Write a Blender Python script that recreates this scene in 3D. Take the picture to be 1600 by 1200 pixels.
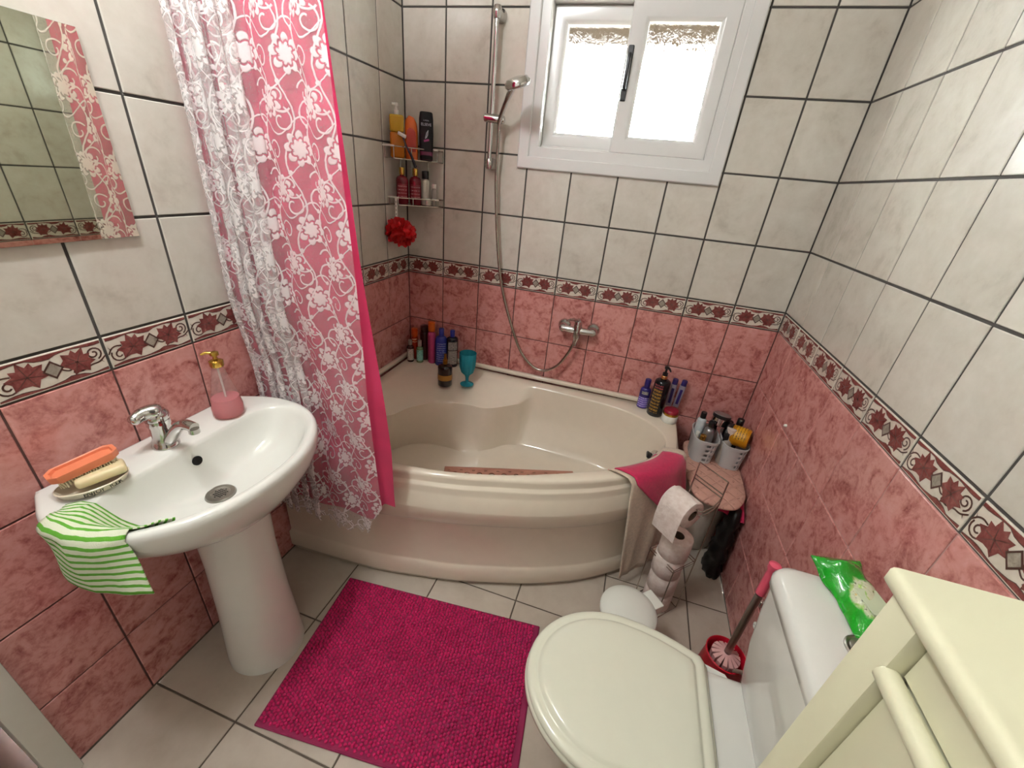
import bpy, bmesh, math, random
import numpy as np
from mathutils import Vector, Matrix
random.seed(7)
for o in list(bpy.data.objects): bpy.data.objects.remove(o)
SC = bpy.context.scene
COL = SC.collection
PI = math.pi

# ------------------------------------------------------------------ camera
cam_d = bpy.data.cameras.new('camera'); cam = bpy.data.objects.new('camera', cam_d); COL.objects.link(cam)
cam_d.sensor_fit = 'HORIZONTAL'; cam_d.sensor_width = 36.0
cam_d.lens = 637.0572 * 36.0 / 1600.0
cam_d.clip_start = 0.02
_rot = Matrix.Rotation(0.2558, 4, 'Z') @ Matrix.Rotation(1.1013, 4, 'X') @ Matrix.Rotation(0.0995, 4, 'Z')
cam.matrix_world = Matrix.Translation((1.1453, -1.9686, 1.5008)) @ _rot
SC.camera = cam
# ------------------------------------------------------------------ world, exposure
SC.view_settings.view_transform = 'Standard'; SC.view_settings.look = 'None'
SC.view_settings.gamma = 1.0; SC.view_settings.use_curve_mapping = False
SC.view_settings.exposure = 1.52
WORLD_STRENGTH = 116.0
LAMP_WATTS = 88.0
w = bpy.data.worlds.new('daylight'); SC.world = w; w.use_nodes = True
bg = w.node_tree.nodes['Background']
bg.inputs['Color'].default_value = (0.90, 0.96, 1.0, 1); bg.inputs['Strength'].default_value = WORLD_STRENGTH
SC.cycles.use_denoising = True
SC.cycles.max_bounces = 7; SC.cycles.transparent_max_bounces = 12; SC.cycles.diffuse_bounces = 3; SC.cycles.glossy_bounces = 3; SC.cycles.adaptive_threshold = .035
SC.cycles.sample_clamp_indirect = 4.0

# ------------------------------------------------------------------ helpers: nodes
def lin(h):
    h = h.lstrip('#'); v = [int(h[i:i+2], 16)/255 for i in (0, 2, 4)]
    return tuple((c/12.92 if c <= .04045 else ((c+.055)/1.055)**2.4) for c in v) + (1.0,)
class X:                                     # scalar node expression
    nt = None
    def __init__(s, v): s.v = v
    def __add__(a, b): return m('ADD', a, b)
    def __radd__(a, b): return m('ADD', b, a)
    def __sub__(a, b): return m('SUBTRACT', a, b)
    def __rsub__(a, b): return m('SUBTRACT', b, a)
    def __mul__(a, b): return m('MULTIPLY', a, b)
    def __rmul__(a, b): return m('MULTIPLY', b, a)
    def __truediv__(a, b): return m('DIVIDE', a, b)
def m(op, *a):
    n = X.nt.nodes.new('ShaderNodeMath'); n.operation = op
    for i, q in enumerate(a):
        if isinstance(q, X): X.nt.links.new(q.v, n.inputs[i])
        else: n.inputs[i].default_value = q
    return X(n.outputs[0])
def sstep(e0, e1, x):
    n = X.nt.nodes.new('ShaderNodeMapRange'); n.interpolation_type = 'SMOOTHSTEP'
    X.nt.links.new(x.v, n.inputs[0]); n.inputs[1].default_value = e0; n.inputs[2].default_value = e1
    n.inputs[3].default_value = 0; n.inputs[4].default_value = 1
    return X(n.outputs[0])
def fmax(*a):
    r = a[0]
    for q in a[1:]: r = m('MAXIMUM', r, q)
    return r
def new_mat(name):
    mt = bpy.data.materials.new(name); mt.use_nodes = True
    X.nt = mt.node_tree
    return mt, mt.node_tree, mt.node_tree.nodes['Principled BSDF']
def pset(b, **k):
    names = dict(color='Base Color', rough='Roughness', metal='Metallic', spec='Specular IOR Level', trans='Transmission Weight',
                 ior='IOR', coat='Coat Weight', sheen='Sheen Weight', alpha='Alpha', sss='Subsurface Weight', coatrough='Coat Roughness')
    for a, v in k.items(): b.inputs[names[a]].default_value = v
def xyz(nt, kind='pos'):
    if kind == 'pos': src = nt.nodes.new('ShaderNodeNewGeometry').outputs['Position']
    else: src = nt.nodes.new('ShaderNodeTexCoord').outputs['UV' if kind == 'uv' else 'Object']
    s = nt.nodes.new('ShaderNodeSeparateXYZ'); nt.links.new(src, s.inputs[0])
    return src, X(s.outputs[0]), X(s.outputs[1]), X(s.outputs[2])
def noise(nt, src, scale, detail=4, rough=.55, dist=0.0):
    n = nt.nodes.new('ShaderNodeTexNoise'); n.inputs['Scale'].default_value = scale
    n.inputs['Detail'].default_value = detail; n.inputs['Roughness'].default_value = rough; n.inputs['Distortion'].default_value = dist
    if src is not None: nt.links.new(src, n.inputs['Vector'])
    return X(n.outputs['Fac'])
def ramp(nt, fac, stops):
    r = nt.nodes.new('ShaderNodeValToRGB'); nt.links.new(fac.v, r.inputs[0])
    el = r.color_ramp.elements
    while len(el) < len(stops): el.new(.5)
    for e, (p, c) in zip(el, stops): e.position = p; e.color = c if len(c) == 4 else lin(c)
    return r.outputs[0]
def mixc(nt, fac, a, b):
    n = nt.nodes.new('ShaderNodeMix'); n.data_type = 'RGBA'
    nt.links.new(fac.v, n.inputs[0])
    for k, q in ((6, a), (7, b)):
        if isinstance(q, tuple): n.inputs[k].default_value = q
        elif isinstance(q, str): n.inputs[k].default_value = lin(q)
        else: nt.links.new(q, n.inputs[k])
    return n.outputs[2]
def bump(nt, b, h, strength=.3, dist=.002):
    n = nt.nodes.new('ShaderNodeBump'); n.inputs['Strength'].default_value = strength; n.inputs['Distance'].default_value = dist
    nt.links.new(h.v, n.inputs['Height']); nt.links.new(n.outputs[0], b.inputs['Normal'])
MATS = {}
def plain(name, col, rough=.4, metal=0.0, spec=.5, var=.04, **k):
    """one flat colour with a faint mottle of its own"""
    if name in MATS: return MATS[name]
    mt, nt, b = new_mat(name); c = lin(col) if isinstance(col, str) else col
    pset(b, rough=rough, metal=metal, spec=spec, **k)
    src, *_ = xyz(nt, 'obj'); f = noise(nt, src, 25, 3)
    lo = tuple(max(0, q*(1-var)) for q in c[:3])+(1,); hi = tuple(min(1, q*(1+var)) for q in c[:3])+(1,)
    nt.links.new(ramp(nt, f, [(.3, lo), (.7, hi)]), b.inputs['Base Color'])
    MATS[name] = mt; return mt

def tile_mat(name, stops, scale, rough, bumpy, dist=.6):
    mt, nt, b = new_mat(name); pset(b, rough=rough, spec=.5)
    src, px, py, pz = xyz(nt)
    oi = nt.nodes.new('ShaderNodeObjectInfo')
    va = nt.nodes.new('ShaderNodeVectorMath'); va.operation = 'SCALE'; va.inputs[0].default_value = (17, 9, 13)
    nt.links.new(oi.outputs['Random'], va.inputs['Scale'])
    vb = nt.nodes.new('ShaderNodeVectorMath'); vb.operation = 'ADD'
    nt.links.new(src, vb.inputs[0]); nt.links.new(va.outputs[0], vb.inputs[1])
    v = vb.outputs[0]
    f = noise(nt, v, scale, 4, .62, dist)*.68 + noise(nt, v, scale*4.2, 3, .65)*.32
    col = ramp(nt, f, stops)
    hsv = nt.nodes.new('ShaderNodeHueSaturation'); nt.links.new(col, hsv.inputs['Color'])
    val = X(oi.outputs['Random'])*.08 + .96; nt.links.new(val.v, hsv.inputs['Value'])
    nt.links.new(hsv.outputs[0], b.inputs['Base Color'])
    bump(nt, b, noise(nt, v, 14, 1), bumpy, .004)
    return mt
M_CREAM = tile_mat('cream_glazed_tile', [(.25, '#b3aa9c'), (.45, '#cac3b6'), (.62, '#d2ccc0'), (.8, '#d9d4c9')], 7, .16, .10)
M_PINK = tile_mat('rose_glazed_tile', [(.33, '#8c4c47'), (.42, '#b37069'), (.52, '#cb8c85'), (.70, '#d69d96')], 17, .18, .14, .9)
M_FLOORT = tile_mat('floor_tile_glaze', [(.25, '#a99a8a'), (.5, '#baad9e'), (.8, '#c8bdae')], 4, .28, .10)
M_GROUT_UP = plain('dark_grout', '#47433f', .9, var=.15)
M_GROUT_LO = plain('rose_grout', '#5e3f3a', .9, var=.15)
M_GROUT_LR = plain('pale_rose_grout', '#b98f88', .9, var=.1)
M_GROUT_FL = plain('floor_grout', '#5e5348', .9, var=.2)
M_BWHITE = tile_mat('border_white_glaze', [(.3, '#cabfae'), (.6, '#dad0c2'), (.8, '#e2dacd')], 20, .2, .05)
M_BVINE = plain('border_vine_print', '#4a2c24', .3)
M_BLEAF = tile_mat('border_leaf_print', [(.3, '#5a2622'), (.5, '#7c3f3b'), (.75, '#96605a')], 45, .25, .03)
M_BGEM = tile_mat('border_diamond_print', [(.3, '#7a7062'), (.6, '#a0978a'), (.8, '#b5ac9e')], 60, .25, .02)
M_CERAMIC = plain('white_ceramic', '#e2e0d8', .08, var=.01, coat=.3)
M_SEAT = plain('ivory_seat_plastic', '#e0decb', .12, var=.01, coat=.2)
M_ACRYL = plain('ivory_acrylic', '#e4d7c3', .12, var=.015, coat=.25)
M_PVC = plain('white_window_plastic', '#dad8d4', .22, var=.01)
M_PLAST = plain('white_plastic', '#e4e4da', .25, var=.01)
M_CAB = plain('ivory_painted_wood', '#d6d2b3', .38, var=.012)
M_CHROME = plain('chrome', '#c9c7c4', .10, 1.0, var=.01)
M_STEEL = plain('brushed_steel', '#a09c94', .28, 1.0, var=.05)
M_WIRE = plain('wire_steel', '#b4aea4', .22, 1.0, var=.05)
M_GOLD = plain('gold_metal', '#c9a24e', .22, 1.0)
M_BLACK = plain('black_plastic', '#141316', .3)
M_DARK = plain('dark_void', '#070605', .8)
M_CEIL = plain('ceiling_paint', '#e6e2da', .8, var=.01)
M_DOOR = plain('dark_brown_door', '#38201a', .5, var=.1)
M_TAN = plain('tan_eave', '#3a2c1a', .8, var=.1)
M_MIRROR = plain('mirror_silver', '#d4d9c4', .015, 1.0, var=.0)

# ------------------------------------------------------------------ helpers: objects
def link(name, me, parent=None, loc=None, rot=None):
    o = bpy.data.objects.new(name, me); COL.objects.link(o)
    if parent is not None: o.parent = parent
    if loc is not None: o.location = loc
    if rot is not None: o.rotation_euler = rot
    return o
def tag(o, label=None, cat=None, group=None, kind=None):
    if label: o['label'] = label
    if cat: o['category'] = cat
    if group: o['group'] = group
    if kind: o['kind'] = kind
    return o
def thing(name, loc, label, cat, rotz=0, group=None):
    return tag(link(name, None, None, loc, (0, 0, rotz)), label, cat, group)
class MB:
    def __init__(s): s.v = []; s.f = []; s.mi = []; s.uv = {}
    def add(s, vs, fs, mi=0, uvs=None):
        b = len(s.v); s.v += [tuple(map(float, q)) for q in vs]
        for f in fs: s.f.append(tuple(i+b for i in f)); s.mi.append(mi)
        if uvs is not None:
            for i, q in enumerate(uvs): s.uv[b+i] = q
        return s
    def box(s, lo, hi, mi=0):
        x0, y0, z0 = lo; x1, y1, z1 = hi
        return s.add([(x0,y0,z0),(x1,y0,z0),(x1,y1,z0),(x0,y1,z0),(x0,y0,z1),(x1,y0,z1),(x1,y1,z1),(x0,y1,z1)],
                     [(0,3,2,1),(4,5,6,7),(0,1,5,4),(1,2,6,5),(2,3,7,6),(3,0,4,7)], mi)
    def rbox(s, lo, hi, r=.004, seg=2, mi=0):
        bm = bmesh.new(); bmesh.ops.create_cube(bm, size=1)
        c = [(a+b)/2 for a, b in zip(lo, hi)]; d = [b-a for a, b in zip(lo, hi)]
        for v in bm.verts: v.co = Vector((c[0]+v.co.x*d[0], c[1]+v.co.y*d[1], c[2]+v.co.z*d[2]))
        r = min(r, min(d)*.49)
        bmesh.ops.bevel(bm, geom=bm.edges[:], offset=r, segments=seg, profile=.5, affect='EDGES')
        bm.verts.index_update()
        s.add([v.co[:] for v in bm.verts], [[v.index for v in f.verts] for f in bm.faces], mi); bm.free(); return s
    def loft(s, rings, mi=0, cap0=False, cap1=False, closed=True):
        n = len(rings[0]); vs = [p for r in rings for p in r]; fs = []
        for k in range(len(rings)-1):
            for i in range(n if closed else n-1):
                j = (i+1) % n; fs.append((k*n+i, k*n+j, (k+1)*n+j, (k+1)*n+i))
        if cap0: fs.append(tuple(range(n-1, -1, -1)))
        if cap1: fs.append(tuple((len(rings)-1)*n+i for i in range(n)))
        return s.add(vs, fs, mi)
    def lathe(s, prof, n=24, c=(0,0,0), mi=0, cap0=True, cap1=True, sx=1, sy=1):
        rings = [[(c[0]+r*sx*math.cos(2*PI*i/n), c[1]+r*sy*math.sin(2*PI*i/n), c[2]+z) for i in range(n)] for r, z in prof]
        return s.loft(rings, mi, cap0, cap1)
    def tube(s, pts, r, n=10, mi=0, caps=True):
        P = [Vector(p) for p in pts]; rad = r if isinstance(r, (list, tuple)) else [r]*len(P)
        t0 = (P[1]-P[0]).normalized(); up = Vector((0,0,1)) if abs(t0.z) < .9 else Vector((1,0,0))
        a = t0.cross(up).normalized(); rings = []
        for i, p in enumerate(P):
            t = (P[min(i+1, len(P)-1)]-P[max(i-1, 0)]).normalized()
            a = (a-t*a.dot(t)).normalized(); b = t.cross(a)
            rings.append([tuple(p+(a*math.cos(2*PI*k/n)+b*math.sin(2*PI*k/n))*rad[i]) for k in range(n)])
        return s.loft(rings, mi, caps, caps)
    def xf(s, M):
        s.v = [tuple(M @ Vector(v)) for v in s.v]; return s
    def build(s, name, mats, parent=None, loc=None, rot=None, smooth=True, angle=38, sub=0, label=None):
        me = s.mesh(name, mats, smooth, angle)
        o = link(name, me, parent, loc, rot)
        if sub:
            q = o.modifiers.new('sub', 'SUBSURF'); q.levels = sub; q.render_levels = sub
        if label: o['label'] = label
        return o
    def mesh(s, name, mats, smooth=True, angle=38):
        me = bpy.data.meshes.new(name); me.from_pydata(s.v, [], s.f)
        for q in (mats if isinstance(mats, (list, tuple)) else [mats]): me.materials.append(q)
        me.polygons.foreach_set('material_index', s.mi)
        if s.uv:
            ul = me.uv_layers.new(name='UVMap')
            for lp in me.loops: ul.data[lp.index].uv = s.uv.get(lp.vertex_index, (0, 0))
        bm = bmesh.new(); bm.from_mesh(me); bmesh.ops.recalc_face_normals(bm, faces=bm.faces[:]); bm.to_mesh(me); bm.free()
        me.update()
        if smooth:
            me.shade_smooth(); me.set_sharp_from_angle(angle=math.radians(angle))
        return me
def spline(pts, n=8, closed=False):
    P = [np.array(p, float) for p in pts]; out = []; N = len(P)
    for i in range(N if closed else N-1):
        if closed: a, b, c, d = P[i-1], P[i], P[(i+1) % N], P[(i+2) % N]
        else: a, b, c, d = P[max(i-1, 0)], P[i], P[i+1], P[min(i+2, N-1)]
        for k in range(n):
            t = k/n
            out.append(.5*((2*b)+(c-a)*t+(2*a-5*b+4*c-d)*t*t+(3*b-a-3*c+d)*t**3))
    if not closed: out.append(P[-1])
    return out
def raycast(poly, c, ang):
    """radius of a star-shaped closed polygon seen from c along ang"""
    d = (math.cos(ang), math.sin(ang)); best = 0
    for i in range(len(poly)):
        p, q = poly[i], poly[(i+1) % len(poly)]
        ex, ey = q[0]-p[0], q[1]-p[1]; den = d[0]*ey-d[1]*ex
        if abs(den) < 1e-12: continue
        t = ((p[0]-c[0])*ey-(p[1]-c[1])*ex)/den; u = ((p[0]-c[0])*d[1]-(p[1]-c[1])*d[0])/den
        if t > 0 and -1e-9 <= u <= 1+1e-9: best = max(best, t)
    return best
def text_mb(mb, txt, size, M, mi=0, ext=.0002):
    cu = bpy.data.curves.new('t', 'FONT'); cu.body = txt; cu.size = size; cu.align_x = 'CENTER'; cu.align_y = 'CENTER'; cu.extrude = ext; cu.resolution_u = 2
    o = bpy.data.objects.new('t', cu); COL.objects.link(o)
    dg = bpy.context.evaluated_depsgraph_get(); me = bpy.data.meshes.new_from_object(o.evaluated_get(dg))
    mb.add([tuple(M @ v.co) for v in me.vertices], [tuple(p.vertices) for p in me.polygons], mi)
    bpy.data.objects.remove(o); bpy.data.curves.remove(cu); bpy.data.meshes.remove(me)

# ================================================================== ROOM SHELL
RW = 1.8; YF = -2.65; ZC = 2.585
ROWS = [0, .25, .5, .75, 1.0, 1.085, 1.335, 1.585, 1.835, 2.085, 2.335, 2.585]
HOLE = (.585, 1.372, 1.565, 2.165)              # window opening x0,x1,z0,z1
GAP = .0066
_tc = {}
def tile_piece(rects, kind, gapd=GAP, th=.0065):
    """one tile (possibly cut round an opening), local x along the wall, z up, glaze facing -y"""
    key = (kind, tuple(tuple(round(q, 4) for q in r) for r in rects))
    if key in _tc: return _tc[key]
    mb = MB()
    X0, X1 = min(r[0] for r in rects), max(r[1] for r in rects); Z0, Z1 = min(r[2] for r in rects), max(r[3] for r in rects)
    for x0, x1, z0, z1 in rects:
        b = .0016; g = gapd/2
        def e(v, lim, s, d): return v+s*d if abs(v-lim) < 1e-6 else v      # joints only on the tile's own edges
        q = lambda d: [(e(x0, X0, 1, d), e(z0, Z0, 1, d)), (e(x1, X1, -1, d), e(z0, Z0, 1, d)), (e(x1, X1, -1, d), e(z1, Z1, -1, d)), (e(x0, X0, 1, d), e(z1, Z1, -1, d))]
        mb.loft([[(x, th, z) for x, z in q(g)], [(x, b, z) for x, z in q(g)], [(x, 0, z) for x, z in q(g+b)]], 0, False, True)
    if kind == 'border_tile': border_print(mb)
    mats = {'cream': [M_CREAM], 'pink': [M_PINK], 'border_tile': [M_BWHITE, M_BVINE, M_BLEAF, M_BGEM]}[kind]
    me = mb.mesh(kind, mats, smooth=False); _tc[key] = me
    return me
def strip(mb, pts, wd, y, mi):
    """flat ribbon of the print following pts in the tile plane"""
    P = [np.array(p, float) for p in pts]; L = []; R = []
    for i, p in enumerate(P):
        t = P[min(i+1, len(P)-1)]-P[max(i-1, 0)]; t = t/max(np.linalg.norm(t), 1e-9); n = np.array([-t[1], t[0]])
        w_ = wd[i] if isinstance(wd, (list, tuple)) else wd
        L.append(p+n*w_/2); R.append(p-n*w_/2)
    n = len(P)
    mb.add([(q[0], y, q[1]) for q in L+R], [(i, i+1, n+i+1, n+i) for i in range(n-1)], mi)
def leaf_poly(cx, cz, s, rot):
    pts = [(0, 1.12), (.24, .62), (.56, .78), (.58, .42), (1.05, .34), (.80, -.02), (.92, -.52), (.46, -.50), (.12, -.95),
           (-.10, -.62), (-.46, -.50), (-.92, -.52), (-.80, -.02), (-1.05, .34), (-.58, .42), (-.56, .78), (-.24, .62)]
    c, sn = math.cos(rot), math.sin(rot)
    return [(cx+s*(x*c-z*sn), cz+s*(x*sn+z*c)) for x, z in pts]
def border_print(mb):
    W, H = .2-GAP, .085-GAP; hx, hz = W/2-.002, H/2-.002
    # brown wavy bands along both long edges
    N = 16
    for sgn in (1, -1):
        out = []; inn = []
        for i in range(N+1):
            x = -hx+2*hx*i/N
            wv = .0050+.0022*math.sin(i*.9+sgn)+(.004 if (i in (6, 7, 8) and sgn > 0) or (i in (10, 11, 12) and sgn < 0) else 0)
            out.append((x, -.0002, sgn*(hz-.001))); inn.append((x, -.0002, sgn*(hz-.001-wv)))
        mb.add(out+inn, [(i, i+1, N+1+i+1, N+1+i) for i in range(N)], 2)
        strip(mb, [(p[0], p[2]) for p in inn], .0016, -.0003, 1)
    def spiral(cx, cz, r0, turns, a0, sg, wd=.0036):
        pts = [(cx+r0*(1-.8*k/22)*math.cos(a0+sg*turns*2*PI*k/22), cz+r0*(1-.8*k/22)*math.sin(a0+sg*turns*2*PI*k/22)) for k in range(23)]
        strip(mb, pts, wd, -.0004, 1); return pts[0]
    spiral(-.074, -.010, .0185, 1.5, 2.6, 1)
    spiral(.076, .010, .0160, 1.5, -1.2, 1)
    strip(mb, [tuple(p) for p in spline([(-.097, -.004), (-.088, .008), (-.078, .012), (-.066, .010)], 4)], .0034, -.0004, 1)
    strip(mb, [tuple(p) for p in spline([(.030, -.018), (.048, -.021), (.066, -.014), (.082, -.012), (.096, -.002)], 4)], .0034, -.0004, 1)
    strip(mb, [(.086, -.010), (.090, -.016)], [.002, .0006], -.0004, 1)
    strip(mb, [(-.090, .005), (-.094, .013)], [.002, .0006], -.0004, 1)
    strip(mb, [tuple(p) for p in spline([(-.040, .004), (-.028, .012), (-.020, .006), (-.014, .001)], 4)], .0032, -.0004, 1)
    strip(mb, [tuple(p) for p in spline([(-.036, -.004), (-.024, -.008), (-.016, .0)], 4)], .0032, -.0004, 1)
    strip(mb, [tuple(p) for p in spline([(.014, .004), (.024, .008), (.034, .002)], 4)], .0032, -.0004, 1)
    strip(mb, [tuple(p) for p in spline([(.012, -.004), (.024, -.012), (.036, -.010), (.048, -.022)], 4)], .0032, -.0004, 1)
    for cx, cz, s, rt in ((-.043, .000, .0325, .25), (.043, .002, .031, -.5)):
        lp = leaf_poly(cx, cz, s, rt); n = len(lp)
        mb.add([(cx, -.0006, cz)]+[(x, -.0006, z) for x, z in lp], [(0, 1+i, 1+(i+1) % n) for i in range(n)], 2)
        for k in (0, 4, 6, 8, 11, 13): strip(mb, [(cx, cz), lp[k]], [.0016, .0005], -.0008, 1)
    for r, y, mi in ((.0195, -.0007, 1), (.0145, -.0009, 3)):
        mb.add([(r*.95, y, 0), (0, y, r*1.1), (-r*.95, y, 0), (0, y, -r*1.1)], [(0, 1, 2, 3)], mi)
def minus(r, h):
    x0, x1, z0, z1 = r; a0, a1, b0, b1 = h
    if x1 <= a0 or x0 >= a1 or z1 <= b0 or z0 >= b1: return [r]
    out = []
    if x0 < a0: out.append((x0, a0, z0, z1))
    if x1 > a1: out.append((a1, x1, z0, z1))
    lo, hi = max(x0, a0), min(x1, a1)
    if z0 < b0: out.append((lo, hi, z0, b0))
    if z1 > b1: out.append((lo, hi, b1, z1))
    return out
def tile_wall(wall, edges, place, rotz, hole=None):
    """edges run along the wall; place(a, z) -> world location of the tile centre"""
    for a0, a1 in zip(edges[:-1], edges[1:]):
        if a1-a0 < .015: continue
        for k in range(len(ROWS)-1):
            z0, z1 = ROWS[k], ROWS[k+1]
            ca, cz = (a0+a1)/2, (z0+z1)/2
            rs = minus((a0, a1, z0, z1), hole) if hole else [(a0, a1, z0, z1)]
            rs = [r for r in rs if r[1]-r[0] > .012 and r[3]-r[2] > .012]
            if not rs: continue
            rs = [(r[0]-ca, r[1]-ca, r[2]-cz, r[3]-cz) for r in rs]
            kind = 'border_tile' if k == 4 else ('pink' if k < 4 else 'cream')
            nm = 'border_tile' if k == 4 else 'wall_tile'
            if k < 4 and GAP: me = tile_piece(rs, kind, .0044)
            else: me = tile_piece(rs, kind)
            link(nm, me, wall, place(ca, cz), (0, 0, rotz))
def wall_slab(name, boxes, lower=None):
    mb = MB()
    for lo, hi in boxes:
        if lo[2] < 1.0 < hi[2]:
            mb.box(lo, (hi[0], hi[1], 1.0), 1); mb.box((lo[0], lo[1], 1.0), hi, 0)
        else: mb.box(lo, hi, 0 if lo[2] >= 1.0 else 1)
    return tag(mb.build(name, [M_GROUT_UP, lower or M_GROUT_LO], smooth=False), kind='structure')
D = .0030                                        # grout sits this far behind the glaze
x0, x1, z0, z1 = HOLE
wb = wall_slab('wall_back', [((-.12, D, 0), (RW+.12, .2, z0)), ((-.12, D, z0), (x0, .2, z1)), ((x1, D, z0), (RW+.12, .2, z1)), ((-.12, D, z1), (RW+.12, .2, ZC))])
tile_wall(wb, [i*.2 for i in range(10)], lambda a, z: (a, 0, z), 0, HOLE)
DOOR_Y0, DOOR_Y1 = -1.80, -2.56
wl = wall_slab('wall_left', [((-.12, DOOR_Y0, 0), (-D, D, ZC)), ((-.12, DOOR_Y1, 2.05), (-D, DOOR_Y0, ZC)), ((-.12, YF, 0), (-D, DOOR_Y1, ZC))])
le = [DOOR_Y0] + [-(.19+.2*i) for i in range(8, -1, -1) if -(.19+.2*i) > DOOR_Y0+.02] + [0]
tile_wall(wl, le, lambda a, z: (0, a, z), PI/2)
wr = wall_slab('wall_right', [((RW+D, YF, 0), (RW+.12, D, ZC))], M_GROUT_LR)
re_ = [0] + [.207+.2*i for i in range(10)]
tile_wall(wr, re_, lambda a, z: (RW, -a, z), -PI/2)
tag(MB().box((-.12, YF-.1, 0), (RW+.12, YF, ZC)).build('wall_front', M_CEIL, smooth=False), kind='structure')
tag(MB().box((-.12, YF-.1, ZC), (RW+.12, .2, ZC+.1)).build('ceiling', M_CEIL, smooth=False), kind='structure')
fl = tag(MB().box((-.12, YF-.1, -.1), (RW+.12, .2, -.002)).build('floor', M_GROUT_FL, smooth=False), kind='structure')
FX = [0, .306, .640, .974, 1.308, 1.642, 1.8]
_fc = {}
for i in range(6):
    yb = -.915 if i < 4 else -.663
    ys = sorted({0.0, YF} | {yb+.333*k for k in range(-6, 4) if YF < yb+.333*k < -.02})
    for y0_, y1_ in zip(ys[:-1], ys[1:]):
        if y1_-y0_ < .03: continue
        wx, wy = FX[i+1]-FX[i], y1_-y0_
        key = (round(wx, 3), round(wy, 3))
        if key not in _fc:
            g = .0026; b = .0014; hx_, hy_ = wx/2-g, wy/2-g
            q = lambda a, z: [(-hx_+a, -hy_+a, z), (hx_-a, -hy_+a, z), (hx_-a, hy_-a, z), (-hx_+a, hy_-a, z)]
            _fc[key] = MB().loft([q(0, -.006), q(0, -b), q(b, 0)], 0, False, True).mesh('floor_tile', [M_FLOORT], smooth=False)
        link('floor_tile', _fc[key], fl, ((FX[i]+FX[i+1])/2, (y0_+y1_)/2, 0))

# ------------------------------------------------------------------ window
def ring_frame(mb, x0, x1, z0, z1, wd, y0, y1, mi=0, ch=.004):
    """rectangular frame of mitred bars with chamfered inner and outer arrises"""
    def rr(d, y): return [(x0+d, y, z0+d), (x1-d, y, z0+d), (x1-d, y, z1-d), (x0+d, y, z1-d)]
    prof = [(0, y1), (0, y0+ch), (ch, y0), (wd-ch, y0), (wd, y0+ch), (wd, y1), (0, y1)]
    mb.loft([rr(d, y) for d, y in prof], mi); return mb
def glass_mat():
    mt, nt, b = new_mat('textured_window_glass')
    src, px, py, pz = xyz(nt)
    h = noise(nt, src, 34, 3, .6, 2.6)
    rf = nt.nodes.new('ShaderNodeBsdfRefraction'); rf.inputs['IOR'].default_value = 1.18; rf.inputs['Roughness'].default_value = .03
    tr = nt.nodes.new('ShaderNodeBsdfTransparent'); tr.inputs['Color'].default_value = (.96, .99, .97, 1)
    gl = nt.nodes.new('ShaderNodeBsdfGlossy'); gl.inputs['Roughness'].default_value = .08
    bp = nt.nodes.new('ShaderNodeBump'); bp.inputs['Strength'].default_value = .9; bp.inputs['Distance'].default_value = .045
    nt.links.new(h.v, bp.inputs['Height'])
    for q in (rf, gl): nt.links.new(bp.outputs[0], q.inputs['Normal'])
    m1 = nt.nodes.new('ShaderNodeMixShader'); m1.inputs[0].default_value = .35
    nt.links.new(rf.outputs[0], m1.inputs[1]); nt.links.new(tr.outputs[0], m1.inputs[2])
    m2 = nt.nodes.new('ShaderNodeMixShader'); m2.inputs[0].default_value = .06
    nt.links.new(m1.outputs[0], m2.inputs[1]); nt.links.new(gl.outputs[0], m2.inputs[2])
    nt.links.new(m2.outputs[0], nt.nodes['Material Output'].inputs['Surface'])
    return mt
M_GLASS = glass_mat()
win = tag(link('window_1', None, None, (.975, 0, 1.865)), 'white sliding window with two textured glass sashes above the bathtub', None, kind='structure')
wx, wz = .975, 1.865
def W(mb): return mb.xf(Matrix.Translation((-wx, 0, -wz)))
W(ring_frame(MB(), .556, 1.394, 1.537, 2.195, .048, -.014, .004)).build('casing', M_PVC, win)
W(ring_frame(MB(), .600, 1.360, 1.580, 2.150, .044, -.004, .10)).build('frame', M_PVC, win)
tr_ = MB(); tr_.rbox((.64, .030, 1.618), (1.32, .036, 1.632), .002, 1); W(tr_).build('sliding_track', M_PVC, win)
for nm, (a0, a1, b0, b1, y0_, y1_), (g0, g1, h0, h1) in (
        ('sash', (.640, .985, 1.626, 2.106, .040, .070), (.702, .942, 1.684, 2.046)),
        ('sash', (.944, 1.318, 1.620, 2.108, -.002, .030), (1.011, 1.256, 1.684, 2.046))):
    mb = MB()
    # four bars with different widths: build as loft between outer and inner rectangles
    o_ = [(a0, b0), (a1, b0), (a1, b1), (a0, b1)]; i_ = [(g0, h0), (g1, h0), (g1, h1), (g0, h1)]
    def mixr(t): return [(p[0]+(q[0]-p[0])*t, p[1]+(q[1]-p[1])*t) for p, q in zip(o_, i_)]
    prof = [(0, y1_), (0, y0_+.006), (.1, y0_), (.75, y0_), (.86, y0_+.004), (.97, y0_+.008), (1, y0_+.012), (1, y1_), (0, y1_)]
    mb.loft([[(x, y, z) for x, z in mixr(t)] for t, y in prof])
    s_ = W(mb).build(nm, M_PVC, win)
    W(MB().box((g0-.003, (y0_+y1_)/2-.001, h0-.003), (g1+.003, (y0_+y1_)/2+.003, h1+.003))).build('pane', M_GLASS, s_, smooth=False)
    if y0_ < 0:
        hb = MB(); hx_ = .962
        hb.rbox((hx_-.011, -.009, 1.80), (hx_+.011, -.001, 1.975), .003, 1)
        hb.rbox((hx_-.008, -.030, 1.835), (hx_+.008, -.008, 1.950), .006, 2)
        W(hb).build('handle', M_BLACK, s_, label='black vertical pull handle')
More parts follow.
